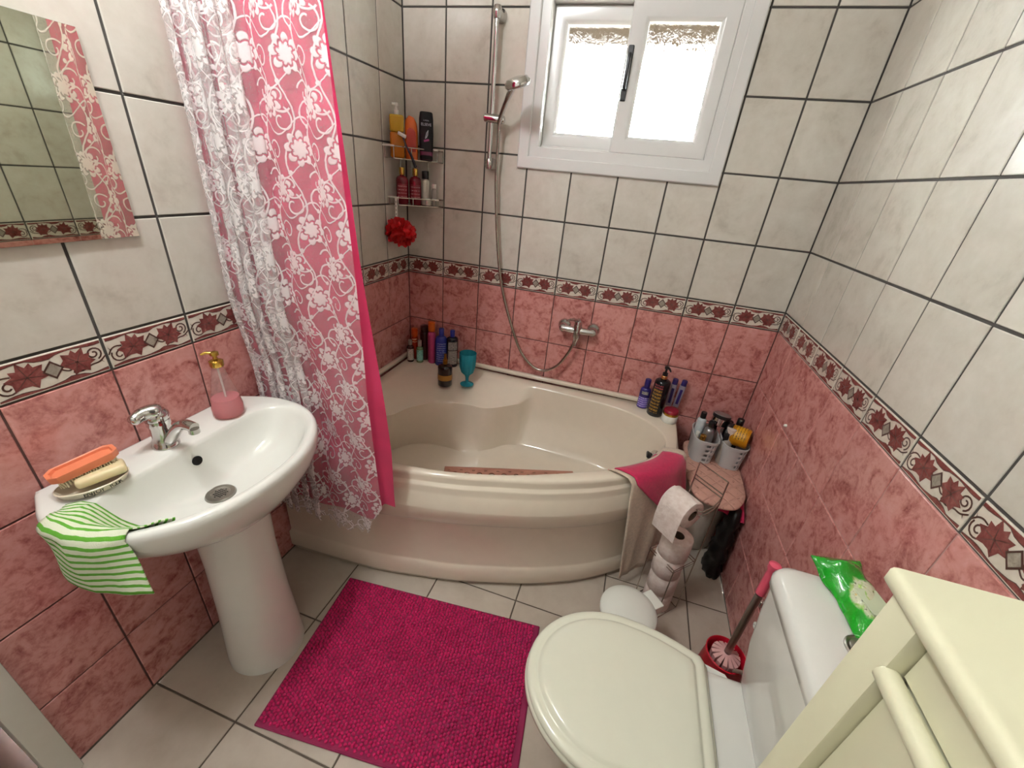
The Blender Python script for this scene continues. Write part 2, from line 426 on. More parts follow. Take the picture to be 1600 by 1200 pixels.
# eave outside the window
tag(MB().rbox((-6, -3.2, -.9), (8, 14, -.8), .01, 1).build('ground', plain('dry_ground', '#5a5348', .9, var=.1)), 'dark dry ground outside below the window', 'ground')
tag(MB().rbox((-.8, .21, 2.010), (2.9, .40, 2.30), .01, 1).build('roof_eave', M_TAN), 'brown underside of the roof eave seen through the top of the window', 'eave')

# ------------------------------------------------------------------ door on the left, beside the camera
dr = tag(link('door_1', None, None, (-.06, -2.18, 0)), 'dark brown door in a white frame at the lower left edge', None, kind='structure')
cs = MB()
for ya, yb in ((-1.782, -1.832), (-2.53, -2.59)):
    cs.rbox((.046, min(ya, yb)+2.18, 0), (.085, max(ya, yb)+2.18, 2.09), .004, 2)
cs.rbox((.046, -.41, 2.03), (.085, .40, 2.09), .004, 2)
cs.build('door_casing', M_PLAST, dr)
lf = MB().rbox((-.03, -.36, .005), (.01, .36, 2.03), .004, 1).build('door_leaf', M_DOOR, dr)
MB().rbox((.01, -.30, .95), (.05, -.18, .97), .006, 2).build('door_handle', M_STEEL, lf)

# ------------------------------------------------------------------ ceiling lamp
def emit_mat(name, col, st):
    mt, nt, b = new_mat(name); e = nt.nodes.new('ShaderNodeEmission')
    e.inputs['Color'].default_value = lin(col); e.inputs['Strength'].default_value = st
    nt.links.new(e.outputs[0], nt.nodes['Material Output'].inputs['Surface']); return mt
lamp = thing('ceiling_lamp', (.42, -1.62, ZC), 'white ceiling lamp with two glass globes near the left wall', 'lamp')
MB().rbox((-.035, -.20, -.022), (.035, .20, -.0005), .006, 2).build('ceiling_plate', M_PLAST, lamp)
M_GLOW = emit_mat('lamp_glow', '#f3f8fb', LAMP_WATTS)
for y_ in (-.13, .13):
    MB().tube([(0, y_, -.022), (0, y_, -.05)], .014, 12).build('socket', M_CHROME, lamp)
    MB().lathe([(.001, .055), (.025, .049), (.045, .031), (.055, 0), (.045, -.031), (.025, -.049), (.001, -.055)], 24, (0, y_, -.10)).build('globe', M_GLOW, lamp)

# ================================================================== BATHTUB
RIM = .535
TC = (.75, -.48)
front_pts = [(0, -1.022), (.133, -1.017), (.314, -1.006), (.428, -.993), (.533, -.973), (.691, -.941), (.793, -.912), (.942, -.863), (1.042, -.824), (1.191, -.749), (1.30, -.675), (1.39, -.597), (1.46, -.513), (1.50, -.41), (1.513, -.30), (1.515, -.15)]
outer_poly = [tuple(p) for p in spline(front_pts, 6)] + [(1.515, -.003), (.002, -.003)]
outer_poly[0] = (.002, -1.022)
open_pts = [(.22, -.095), (.50, -.10), (.85, -.105), (1.10, -.115), (1.27, -.15), (1.40, -.24), (1.437, -.35), (1.39, -.468), (1.258, -.610), (1.098, -.712), (.88, -.822), (.661, -.896), (.472, -.925), (.27, -.932), (.13, -.86), (.092, -.65), (.090, -.35), (.115, -.16)]
open_poly = [tuple(p) for p in spline(open_pts, 6, True)]
FZ = .236
floor_pts = [(.265, -.43), (.40, -.395), (.533, -.392), (.63, -.32), (.72, -.235), (.93, -.225), (1.20, -.245), (1.30, -.32), (1.27, -.42), (1.10, -.59), (.90, -.70), (.68, -.795), (.48, -.83), (.28, -.82), (.18, -.72), (.175, -.56)]
floor_poly = [tuple(p) for p in spline(floor_pts, 6, True)]
seat_pts = [(.150, -.70), (.208, -.609), (.259, -.47), (.371, -.354), (.495, -.322), (.595, -.315), (.701, -.228), (.799, -.115)]
_sa = sorted((math.atan2(p[1]-TC[1], p[0]-TC[0]) % (2*PI), math.hypot(p[0]-TC[0], p[1]-TC[1])) for p in [tuple(q) for q in spline(seat_pts, 5)])
SA = [q[0] for q in _sa]; SR = [q[1] for q in _sa]
def outline(a): return raycast(outer_poly, TC, a)
def tub_mesh():
    N = 224; rings = []
    A = [2*PI*i/N for i in range(N)]
    # put samples exactly on the two wall corners
    for c in ((1.515, -.003), (.002, -.003), (.002, -1.022)):
        ca = math.atan2(c[1]-TC[1], c[0]-TC[0]) % (2*PI); k = min(range(N), key=lambda i: abs(A[i]-ca)); A[k] = ca
    Ro = [outline(a) for a in A]; Rp = [raycast(open_poly, TC, a) for a in A]; Rf = [raycast(floor_poly, TC, a) for a in A]
    Rp = [min(p, o-.045) for p, o in zip(Rp, Ro)]
    W_ = []; Rs = []
    for a, p, f in zip(A, Rp, Rf):
        base = p+(f-p)*.10
        if SA[0] < a < SA[-1]:
            e = min(a-SA[0], SA[-1]-a)/.22; w_ = max(0, min(1, e)); w_ = w_*w_*(3-2*w_)
            s = float(np.interp(a, SA, SR)); Rs.append(base+(min(s, p-.03)-base)*w_); W_.append(w_)
        else: Rs.append(base); W_.append(0)
    def ring(R, Z): return [(max(.002, TC[0]+r*math.cos(a)), min(-.003, TC[1]+r*math.sin(a)), z) for r, a, z in zip(R, A, Z)]
    def flat(d, z): rings.append(ring([r-d for r in Ro], [z]*N))
    for d, z in ((.014, .001), (.010, .014), (.002, .018), (-.002, .030), (-.003, .098), (.005, .106), (.008, .115), (.008, .322), (.003, .331), (-.003, .338), (-.012, .400), (-.011, .407), (.008, .458), (.012, .466),
                 (.012, .486), (.015, .493), (.025, .498), (.027, .503), (.026, .522), (.029, .531), (.036, RIM)):
        flat(d, z)
    rings.append(ring([p+.004 for p in Rp], [RIM]*N))
    #            pos (segment, frac)   z non-seat   z seat
    prof = [(0, .0, RIM-.002, RIM-.002), (0, .12, RIM-.008, RIM-.006), (0, .3, RIM-.016, .517), (0, .6, RIM-.032, .488), (0, .9, RIM-.048, .474), (1, .0, RIM-.055, .470),
            (1, .03, RIM-.072, .466), (1, .08, RIM-.095, .450), (1, .2, RIM-.14, .405), (1, .38, RIM-.19, .345), (1, .56, .312, .30), (1, .74, .274, .27), (1, .9, .246, .246), (1, 1.0, FZ, FZ)]
    for seg, t, zn, zs in prof:
        R = []; Z = []
        for p, s, f, w_ in zip(Rp, Rs, Rf, W_):
            R.append(p+(s-p)*t if seg == 0 else s+(f-s)*t); Z.append(zn+(zs-zn)*w_)
        rings.append(ring(R, Z))
    for t, z in ((.8, FZ-.003), (.4, FZ-.004), (.02, FZ-.004)): rings.append(ring([f*t for f in Rf], [z]*N))
    mb = MB(); mb.loft(rings, 0, False, True)
    return mb
tub = thing('bathtub', (0, 0, 0), 'ivory corner bathtub with a curved stepped front panel', 'bathtub')
tub_mesh().build('shell', M_ACRYL, tub, angle=50)
ov = MB(); ov.lathe([(.001, .012), (.018, .012), (.022, .008), (.034, .008), (.038, .0), (.038, -.006)], 28, cap0=False)
ov.xf(Matrix.Translation((1.400, -.345, .44)) @ Matrix.Rotation(-PI/2+.42, 4, 'Y') @ Matrix.Rotation(0, 4, 'Z'))
ov.build('overflow_drain', M_CHROME, tub, label='round chrome overflow drain')
kn = MB().rbox((-.006, -.022, .010), (.006, .022, .030), .004, 2); kn.xf(Matrix.Translation((1.400, -.345, .44)) @ Matrix.Rotation(-PI/2+.42, 4, 'Y')); kn.build('drain_knob', M_BLACK, tub)
dn = MB().lathe([(.001, .003), (.024, .004), (.033, .002), (.034, 0)], 24, (1.14, -.36, FZ-.003)); dn.build('drain', M_CHROME, tub)
# sealing strips where rim meets tile
t1 = MB().rbox((.0, -.026, RIM), (1.46, -.001, RIM+.022), .007, 3).build('trim_1', M_ACRYL); tag(t1, 'ivory sealing strip along the back wall above the tub', kind='structure')
t2 = MB().rbox((.001, -1.04, RIM), (.026, -.027, RIM+.022), .007, 3).build('trim_2', M_ACRYL); tag(t2, 'ivory sealing strip along the left wall above the tub', kind='structure')

# anti-slip mat lying in the tub: plate with real round holes
def rounded_rect(hx, hy, r, n=5):
    pts = []
    for cx, cy, a0 in ((hx-r, hy-r, 0), (-hx+r, hy-r, PI/2), (-hx+r, -hy+r, PI), (hx-r, -hy+r, 1.5*PI)):
        for k in range(n+1): a = a0+PI/2*k/n; pts.append((cx+r*math.cos(a), cy+r*math.sin(a)))
    return pts
def plate_with_holes(mb, nx, ny, cell, hole, z0, z1, margin, mi=0):
    """grid of square cells, each with an octagonal hole, plus a plain margin"""
    K = 16
    for i in range(nx):
        for j in range(ny):
            cx, cy = (i-(nx-1)/2)*cell, (j-(ny-1)/2)*cell
            sq = []; ho = []
            for k in range(K):
                a = 2*PI*(k+.5)/K; c, s = math.cos(a), math.sin(a); q = cell/2/max(abs(c), abs(s))
                sq.append((cx+q*c, cy+q*s)); ho.append((cx+hole*c, cy+hole*s))
            mb.loft([[(x, y, z1) for x, y in sq], [(x, y, z1) for x, y in ho], [(x, y, z0) for x, y in ho], [(x, y, z0) for x, y in sq]], mi)
    hx, hy = nx*cell/2, ny*cell/2; M = margin
    mb.rbox((-hx-M, -hy-M, z0), (hx+M, -hy+.0005, z1), .004, 2, mi); mb.rbox((-hx-M, hy-.0005, z0), (hx+M, hy+M, z1), .004, 2, mi)
    mb.rbox((-hx-M, -hy, z0), (-hx+.0005, hy, z1), .004, 2, mi); mb.rbox((hx-.0005, -hy, z0), (hx+M, hy, z1), .004, 2, mi)
M_MATROSE = plain('rose_rubber', '#b07a66', .45, var=.05)
tm = MB(); plate_with_holes(tm, 10, 4, .058, .013, 0, .006, .022)
o = tm.build('anti_slip_mat', M_MATROSE, None, (.822, -.565, FZ+.001), (0, 0, math.radians(20)))
tag(o, 'rose rubber anti slip mat with round holes lying inside the tub', 'bath mat')

# ================================================================== WASHBASIN
SY = -1.365; RZ = .80
sk = thing('washbasin', (.003, SY, 0), 'white ceramic pedestal washbasin on the left wall with chrome mixer tap', 'washbasin')
half = [(0, .245), (.035, .262), (.085, .285), (.14, .298), (.20, .298), (.26, .282), (.32, .245), (.375, .18), (.408, .10), (.420, 0)]
full = half + [(x, -y) for x, y in reversed(half[:-1])]
basin_o = [tuple(p) for p in spline(full, 5)]
def basin_mesh():
    C = (.215, 0.0); N = 120; A = [2*PI*i/N for i in range(N)]
    for c in ((0, .245), (0, -.245)):
        ca = math.atan2(c[1]-C[1], c[0]-C[0]) % (2*PI); k = min(range(N), key=lambda i: abs(A[i]-ca)); A[k] = ca
    Ro = [raycast(basin_o, C, a) for a in A]
    bowl = [tuple(p) for p in spline([(.130, .17), (.128, .08), (.128, -.08), (.130, -.17), (.155, -.235), (.215, -.262), (.295, -.232), (.355, -.155), (.388, -.06), (.388, .06), (.355, .155), (.295, .232), (.215, .262), (.155, .235)], 6, True)]
    global BOWL
    BOWL = bowl
    Rb = [raycast(bowl, C, a) for a in A]
    rings = []
    def R_(R, Z): rings.append([(C[0]+r*math.cos(a), C[1]+r*math.sin(a), z) for r, a, z in zip(R, A, Z if isinstance(Z, list) else [Z]*N)])
    # underside from the pedestal joint up to the rim
    ped = .085
    for t, z in ((.0, .600), (.06, .602), (.25, .622), (.5, .652), (.75, .690), (.92, .728), (.985, .756), (1.0, .778), (.995, .790)):
        R_([ped+(r-ped)*t for r in Ro], z)
    R_([r-.006 for r in Ro], RZ-.002); R_([r-.014 for r in Ro], RZ)
    R_([o-.5*(o-b) if o-b > .05 else b+.012 for o, b in zip(Ro, Rb)], RZ-.001)
    R_([b+.006 for b in Rb], RZ-.002)
    for t, z in ((1.0, RZ-.006), (.965, RZ-.016), (.92, RZ-.034), (.84, .738), (.72, .712), (.55, .692), (.35, .680), (.18, .675)):
        R_([b*t for b in Rb], z)
    return MB().loft(rings, 0, True, True)
basin_mesh().build('basin', M_CERAMIC, sk, angle=60)
pd = []
for z, rx_, ry_, cx in ((.0, .118, .112, .205), (.05, .115, .110, .203), (.25, .100, .098, .205), (.45, .092, .092, .207), (.60, .094, .094, .21), (.66, .10, .10, .212)):
    ring = []
    for i in range(48):
        a = 2*PI*i/48; x = rx_*math.cos(a)*(1.0 if math.cos(a) > 0 else .95); ring.append((cx+x, ry_*math.sin(a), z))
    pd.append(ring)
MB().loft(pd, 0, True, True).build('pedestal', M_CERAMIC, sk, angle=60)
dg = MB().lathe([(.001, .002), (.021, .002), (.023, .004), (.033, .004), (.036, .0), (.036, -.004)], 32, (.215, -.012, .6765))
dobj = dg.build('drain', M_STEEL, sk)
hl = MB()
for i in range(-3, 4):
    for j in range(-3, 4):
        if i*i+j*j <= 9: hl.lathe([(.0018, .0022), (.0018, .0028)], 8, (.215+i*.0055, -.012+j*.0055, .6765))
hl.build('drain_hole', M_DARK, dobj)['kind'] = 'stuff'
oh = MB().lathe([(.001, .0), (.0105, .0), (.0125, .0012), (.0125, -.003)], 20); oh.xf(Matrix.Translation((.1402, .004, .752)) @ Matrix.Rotation(PI/2-.24, 4, 'Y'))
oh.build('overflow_hole', M_DARK, sk, label='dark round overflow hole')
# mixer tap
FX_, FY_ = .076, -.016
fb = MB().lathe([(.030, 0), (.030, .004), (.026, .010), (.0225, .03), (.0225, .058), (.025, .064), (.025, .078)], 28, (FX_, FY_, RZ-.001))
fb.build('tap', M_CHROME, sk)
tp = [o_ for o_ in sk.children if o_.name.startswith('tap')][0]
sp = MB(); pts = spline([(FX_+.010, FY_, RZ+.010), (FX_+.034, FY_, RZ+.034), (FX_+.062, FY_, RZ+.066), (FX_+.092, FY_, RZ+.086), (FX_+.124, FY_, RZ+.086)], 5)
sp.tube(pts, [.015-.0025*i/(len(pts)-1) for i in range(len(pts))], 14)
sp.lathe([(.012, 0), (.012, -.012)], 16, (FX_+.120, FY_, RZ+.082)); sp.build('spout', M_CHROME, tp)
lv = MB(); lv.lathe([(.025, .078), (.0265, .084), (.0265, .094), (.020, .103), (.006, .107)], 28, (FX_, FY_, RZ), sx=1, sy=1)
pts = [(FX_+.012, FY_+.008, RZ+.098), (FX_+.002, FY_-.008, RZ+.103), (FX_-.002, FY_-.030, RZ+.104), (FX_+.004, FY_-.056, RZ+.099)]
lv.tube([tuple(p) for p in spline(pts, 5)], [.012, .017, .019, .020, .020, .0195, .019, .018, .0175, .017, .016, .0155, .015, .014, .012, .006], 12)
lv.build('lever', M_CHROME, tp)
MB().lathe([(.004, 0), (.004, .0015)], 12).xf(Matrix.Translation((FX_+.0262, FY_-.012, RZ+.074)) @ Matrix.Rotation(PI/2, 4, 'Y')).build('index_dot', plain('red_dot', '#7a1a18', .3), tp)
# waste pipe and valve under the basin
pp = MB().tube([(.05, -.07, .52), (.05, -.07, .60)], .008, 8); pp.tube([(.003, -.07, .52), (.06, -.07, .52)], .012, 10)
pp.build('supply_valve', M_BLACK, sk)

# ================================================================== MIRROR
mr = thing('wall_mirror', (.0, -1.50, 1.296), 'frameless rectangular wall mirror above the washbasin', 'mirror')
MB().box((.001, -.25, 0), (.008, .252, .388)).build('backing', plain('mirror_edge', '#6e7468', .3), mr, smooth=False)
MB().box((.0081, -.2495, .0005), (.0095, .2515, .3875)).build('glass', M_MIRROR, mr, smooth=False)

# ================================================================== TOILET
TY = -1.352
tl = thing('toilet', (0, TY, 0), 'white close coupled toilet with closed lid against the right wall', 'toilet')
def dshape(x0, x1, hw, hb, n=40, k=1.0):
    """D-shaped outline: round nose at x0, straight back at x1"""
    pts = []; xm = x0+(x1-x0)*.52
    for i in range(n+1):
        a = PI/2+PI*i/n                                   # nose half-ellipse
        pts.append((xm+(xm-x0)*math.cos(a), hw*math.sin(a)))
    q = [(xm+(x1-xm)*t, -(hw+(hb-hw)*t*t)) for t in (.25, .5, .75, .96)]
    q += [(x1, -hb+.012)]
    return pts+q+[(x, -y) for x, y in reversed(q)]
def inset(pts, d):
    cx = sum(p[0] for p in pts)/len(pts); out = []
    n = len(pts)
    for i, p in enumerate(pts):
        a, b = pts[i-1], pts[(i+1) % n]; tx, ty = b[0]-a[0], b[1]-a[1]; L = math.hypot(tx, ty) or 1
        out.append((p[0]-ty/L*d, p[1]+tx/L*d))
    return out
def stack(mb, pts, prof, mi=0, cap0=True, cap1=True):
    xs = [p[0] for p in pts]; ys = [p[1] for p in pts]; cx, cy = (min(xs)+max(xs))/2, (min(ys)+max(ys))/2; hx, hy = (max(xs)-min(xs))/2, (max(ys)-min(ys))/2
    mb.loft([[(cx+(x-cx)*(1-d/hx), cy+(y-cy)*(1-d/hy), z) for x, y in pts] for d, z in prof], mi, cap0, cap1)
lid = dshape(1.098, 1.528, .188, .146)
def orient(pts):   # counter-clockwise so inset() goes inwards
    a = sum(p[0]*q[1]-q[0]*p[1] for p, q in zip(pts, pts[1:]+pts[:1])); return pts if a > 0 else pts[::-1]
lid = orient(lid)
mb = MB(); stack(mb, lid, [(.005, .428), (.0, .432), (.0, .440), (.005, .4455), (.013, .4475), (.020, .4465), (.024, .4455), (.027, .4475), (.031, .4535), (.038, .4565), (.055, .4575)]); mb.build('lid', M_SEAT, tl, angle=50)
seat = orient(dshape(1.095, 1.54, .190, .150)); mb = MB(); stack(mb, seat, [(.006, .402), (.0, .408), (.0, .420), (.005, .426), (.02, .427)]); mb.build('seat', M_SEAT, tl, angle=50)
rim = orient(dshape(1.115, 1.60, .178, .150))
def taper(z): # bowl narrows and moves back towards the floor
    return z
rings = []
for z, sc, dx in ((.0, .56, .12), (.03, .55, .12), (.10, .52, .125), (.18, .56, .11), (.25, .70, .075), (.31, .86, .035), (.36, .965, .008), (.395, 1.0, 0), (.402, .985, .0)):
    rings.append([(1.40+(x-1.40)*(.80+.2*sc if x > 1.4 else sc)+dx*(1 if x <= 1.4 else .5), y*sc, z) for x, y in rim])
MB().loft(rings, 0, True, True).build('bowl', M_CERAMIC, tl, angle=60)
mb = MB(); mb.rbox((1.50, -.150, .30), (1.765, .150, .412), .03, 4); mb.build('bowl_shelf', M_CERAMIC, tl)
# cistern: tapered body and domed lid
def crect(x0, x1, hw, r=.035, n=6):
    cx, hx = (x0+x1)/2, (x1-x0)/2; return [(cx+x, y) for x, y in rounded_rect(hx, hw, min(r, hx*.9), n)]
cr = []
for z, x0_, hw in ((.412, 1.622, .150), (.43, 1.616, .158), (.55, 1.600, .174), (.66, 1.590, .181), (.742, 1.586, .184)):
    cr.append([(x, y, z) for x, y in crect(x0_, 1.782, hw)])
MB().loft(cr, 0, True, True).build('cistern', M_CERAMIC, tl, angle=50)
cr = []
for z, d in ((.743, .003), (.746, -.002), (.765, -.003), (.778, .002), (.786, .014), (.789, .035)):
    cr.append([(x, y, z) for x, y in crect(1.580+d, 1.785-d*.4, .188-d, .045)])
ct = MB().loft(cr, 0, True, True).build('cistern_lid', M_CERAMIC, tl, angle=60)
bt = MB().lathe([(.030, .0), (.030, .003), (.027, .005), (.024, .004), (.0225, .0035), (.0225, .006), (.020, .008), (.001, .0085)], 32, (1.688, .012, .7885)); bt.build('flush_button', [M_STEEL], tl)
hs = spline([(1.795, .34, .10), (1.755, .345, .11), (1.715, .33, .17), (1.70, .28, .25), (1.705, .22, .33), (1.72, .155, .405), (1.725, .12, .43)], 6)
MB().tube([tuple(p) for p in hs], .006, 10).build('supply_hose', plain('braided_hose', '#b8b0a0', .35, .6), tl)

# ================================================================== CURTAINS
def lace_mat():
    mt, nt, b = new_mat('white_flower_lace')
    src, u, v, _ = xyz(nt, 'uv')
    wob = noise(nt, src, 30, 2)
    u2 = u + (wob-.5)*.008; v2 = v + (noise(nt, src, 23, 2)-.5)*.008
    CW, CH = .128, .178
    def cell(uo, vo):
        a = m('FLOORED_MODULO', u2+uo, CW)-CW/2; c = m('FLOORED_MODULO', v2+vo, CH)-CH/2
        r = m('SQRT', a*a+c*c); t = m('ARCTAN2', c, a); return a, c, r, t
    def flower(uo, vo, R, k, ph):
        a, c, r, t = cell(uo, vo)
        edge = (m('ABSOLUTE', m('COSINE', t*(k/2)+ph))*.30+.74)*R
        body = sstep(0, .0035, edge-r)
        ringd = m('ABSOLUTE', r-(m('ABSOLUTE', m('COSINE', t*(k/2)+ph+.7))*.16+.46)*R); gap = sstep(.0008, .0042, ringd)
        pet = sstep(.10, .42, m('ABSOLUTE', m('COSINE', t*(k/2)+ph)))
        pet2 = fmax(pet, sstep(.0, .006, r*-1+R*.5))
        return body*gap*pet2
    def curl(uo, vo, R, wd, ph):
        a, c, r, t = cell(uo, vo)
        sp = R*(m('FLOORED_MODULO', t/(2*PI)+ph, 1.0)*.75+.25)
        return sstep(0, .0016, wd-m('ABSOLUTE', r-sp))
    def dot(uo, vo, R):
        a, c, r, t = cell(uo, vo); return sstep(0, .002, R-r)
    pat = fmax(flower(0, 0, .037, 8.0, .3), flower(CW/2, CH/2, .033, 8.0, 1.1),
               curl(.036, .080, .030, .0028, .1), curl(-.040, .068, .027, .0028, .55), curl(.034, -.054, .027, .0028, .8), curl(-.036, -.074, .030, .0028, .3),
               curl(.070, .008, .024, .0026, .6), dot(.030, .052, .0065), dot(-.040, .030, .006), dot(.036, -.080, .0065), dot(-.026, -.046, .006))
    # wandering vines
    for off, fr, am in ((.02, 34.0, .017), (.083, 34.0, .019)):
        x = m('FLOORED_MODULO', u2+off+m('SINE', v2*fr+off*70)*am, CW)-CW/2
        pat = fmax(pat, sstep(0, .0016, .0030-m('ABSOLUTE', x)))
    x = m('FLOORED_MODULO', v2+m('SINE', u2*50.0)*.02, CH/2)-CH/4
    pat = fmax(pat, sstep(0, .0015, .0026-m('ABSOLUTE', x)))
    fine = noise(nt, src, 260, 2)
    alpha = m('MINIMUM', pat*(fine*.3+.66)+.25+(fine-.5)*.2, 1.0)
    pset(b, rough=.75, color=lin('#f2ecea')); b.inputs['Sheen Weight'].default_value = .2
    df = nt.nodes.new('ShaderNodeBsdfTranslucent'); df.inputs['Color'].default_value = lin('#f4eeec')
    mx = nt.nodes.new('ShaderNodeMixShader'); mx.inputs[0].default_value = .35
    nt.links.new(b.outputs[0], mx.inputs[1]); nt.links.new(df.outputs[0], mx.inputs[2])
    tr = nt.nodes.new('ShaderNodeBsdfTransparent')
    m2 = nt.nodes.new('ShaderNodeMixShader'); nt.links.new(alpha.v, m2.inputs[0])
    nt.links.new(tr.outputs[0], m2.inputs[1]); nt.links.new(mx.outputs[0], m2.inputs[2])
    nt.links.new(m2.outputs[0], nt.nodes['Material Output'].inputs['Surface'])
    bump(nt, b, pat, .5, .002)
    return mt
def liner_mat():
    mt, nt, b = new_mat('hot_pink_satin'); pset(b, rough=.5, color=lin('#c40d52')); b.inputs['Sheen Weight'].default_value = .3
    src, *_ = xyz(nt, 'uv'); f = noise(nt, src, 8, 2)
    nt.links.new(ramp(nt, f, [(.3, '#b50a48'), (.7, '#cc1258')]), b.inputs['Base Color'])
    df = nt.nodes.new('ShaderNodeBsdfTranslucent'); df.inputs['Color'].default_value = lin('#e8245f')
    mx = nt.nodes.new('ShaderNodeMixShader'); mx.inputs[0].default_value = .15
    nt.links.new(b.outputs[0], mx.inputs[1]); nt.links.new(df.outputs[0], mx.inputs[2])
    nt.links.new(mx.outputs[0], nt.nodes['Material Output'].inputs['Surface'])
    return mt
def drape(fx, fy, ztop, zbot, nu, nz, name, mat, label, cat, base):
    """hanging cloth: fx(p,z), fy(p,z) give plan position, zbot(p) the hem"""
    pts = []; uv = []
    arc = [0.0]
    for i in range(1, nu+1):
        a = np.array([fx((i-1)/nu, 1.2), fy((i-1)/nu, 1.2)]); b_ = np.array([fx(i/nu, 1.2), fy(i/nu, 1.2)]); arc.append(arc[-1]+float(np.linalg.norm(b_-a)))
    for j in range(nz+1):
        for i in range(nu+1):
            p = i/nu; z = ztop+(zbot(p)-ztop)*j/nz
            pts.append((fx(p, z)-base[0], fy(p, z)-base[1], z-base[2])); uv.append((arc[i], z))
    fs = [(j*(nu+1)+i, j*(nu+1)+i+1, (j+1)*(nu+1)+i+1, (j+1)*(nu+1)+i) for j in range(nz) for i in range(nu)]
    o = MB().add(pts, fs, 0, uv).build(name, mat, None, base, angle=180)
    return tag(o, label, cat)
def ss(a, b, x):
    t = max(0, min(1, (x-a)/(b-a))); return t*t*(3-2*t)
CY = -1.072
def lace_phase(p):     # left part: many tight folds; right part: broad ones
    return 2*PI*(5.2*min(p, .5)/.5 if p < .5 else 5.2+1.9*(p-.5)/.5)+(1-ss(.4, .55, p))*(1.1*math.sin(p*31)+.8*math.sin(p*67+1))
def lace_x(p, z):
    xl = .022; xr = float(np.interp(z, [.45, .86, 1.28, 1.43, 1.63, 1.78], [.500, .470, .462, .456, .450, .440]))
    wl_ = .50+.02*math.sin(z*3)
    lin_ = xl+(xr-xl)*(p*.98 if p < .5 else .49+(p-.5)*1.02)
    k = 1-ss(.44, .58, p)
    return lin_+.017*k*math.sin(2*lace_phase(p)+.4*math.sin(z*2.3))+.004*math.sin(z*5+p*9)
def lace_y(p, z):
    k = 1-ss(.42, .60, p)
    am = .019*k+.010*(1-k); am *= (.75+.25*ss(.3, 1.6, z))
    y = CY+am*math.sin(lace_phase(p)+.35*math.sin(z*1.7+p*4))
    push = ss(.55, .66, z)*ss(1.15, .84, z)*ss(.80, .60, p)*.034
    return y+push
def lace_hem(p): return .325+.010*math.sin(p*70)-.022*math.sin(PI*max(0, (p-.35)/.65))+.115*ss(.84, 1.0, p)
M_LACE = lace_mat(); M_LINER = liner_mat()
drape(lace_x, lace_y, 2.28, lace_hem, 260, 60, 'lace_curtain', M_LACE, 'white floral lace curtain hanging in front of the pink shower liner', 'curtain', (.25, CY, 2.28))
def liner_x(p, z):
    xr = float(np.interp(z, [.44, .684, .825, 1.28, 1.43, 1.63, 1.79], [.533, .529, .515, .467, .454, .436, .427]))
    return .004+(xr-.004)*p+.002*math.sin(9*z)*p
def liner_y(p, z): return CY+.0315+ss(.55, .66, z)*ss(1.15, .84, z)*ss(.80, .60, p)*.030+.005*math.sin(2*PI*5*p*(1-.4*p)+.5*math.sin(z*2))*(1-ss(.9, 1, p))-.004*ss(.85, 1, p)
drape(liner_x, liner_y, 2.28, lambda p: .352+.095*ss(.80, .93, p), 120, 40, 'shower_liner', M_LINER, 'hot pink plain shower curtain liner behind the white lace', 'shower curtain', (.25, CY+.02, 2.28))
rd = thing('curtain_rod', (.9, CY, 2.30), 'white curtain rod across the room over the tub', 'curtain rod')
MB().tube([(-.898, 0, 0), (.898, 0, 0)], .012, 14).build('rod', M_PLAST, rd)
for k in range(9):
    x = -.86+.05*k; ring = [(x, .018*math.cos(a), .018*math.sin(a)-.004) for a in [2*PI*i/16 for i in range(17)]]
    MB().tube(ring, .002, 6, caps=False).build('ring', M_PLAST, rd)

# ================================================================== BATH RUG
rug = thing('bath_rug', (.32, -1.065, 0), 'raspberry pink chenille bath rug on the tiled floor', 'rug', math.atan2(.073, .758))
RL, RWd = .770, .505
M_RUG = plain('raspberry_chenille', '#c4185c', .95, var=.15); M_RUG2 = plain('raspberry_weave', '#8a1c48', .9)
gx, gy = 24, 16
def rug_z(x, y): return .004+.0025*math.sin(x*9+1)*math.sin(y*11)
vs = []; 
top = [[(RL*i/gx, -RWd*j/gy, .007+rug_z(RL*i/gx, RWd*j/gy)*.4) for i in range(gx+1)] for j in range(gy+1)]
bk = MB(); vs = [p for r in top for p in r]
fs = [(j*(gx+1)+i, j*(gx+1)+i+1, (j+1)*(gx+1)+i+1, (j+1)*(gx+1)+i) for j in range(gy) for i in range(gx)]
bk.add(vs, fs); bk.rbox((-.004, -RWd-.004, .0005), (RL+.004, .004, .007), .003, 1); bk.build('backing', M_RUG2, rug, angle=60)
nb = MB(); st = .0112; rnd = random.Random(3)
nv = []; nf = []
for i in range(int((RL-.012)/st)):
    for j in range(int((RWd-.012)/st)):
        x = .008+i*st+rnd.uniform(-.0012, .0012); y = -.008-(j+(i % 2)*.5)*st+rnd.uniform(-.0012, .0012)
        if y < -RWd+.006: continue
        h = .0110+rnd.uniform(-.0025, .0025); r = .0050; dx, dy = rnd.uniform(-.003, .003), rnd.uniform(-.003, .003); z0_ = .007
        b_ = len(nv)
        for k in range(6): a = k*PI/3; nv.append((x+r*math.cos(a), y+r*math.sin(a), z0_))
        for k in range(6): a = k*PI/3+.3; nv.append((x+dx*.6+r*.95*math.cos(a), y+dy*.6+r*.95*math.sin(a), z0_+h*.6))
        nv.append((x+dx, y+dy, z0_+h))
        for k in range(6):
            q = (k+1) % 6; nf.append((b_+k, b_+q, b_+6+q, b_+6+k)); nf.append((b_+6+k, b_+6+q, b_+12))
pl = MB().add(nv, nf).build('pile', M_RUG, rug, angle=180); pl['kind'] = 'stuff'

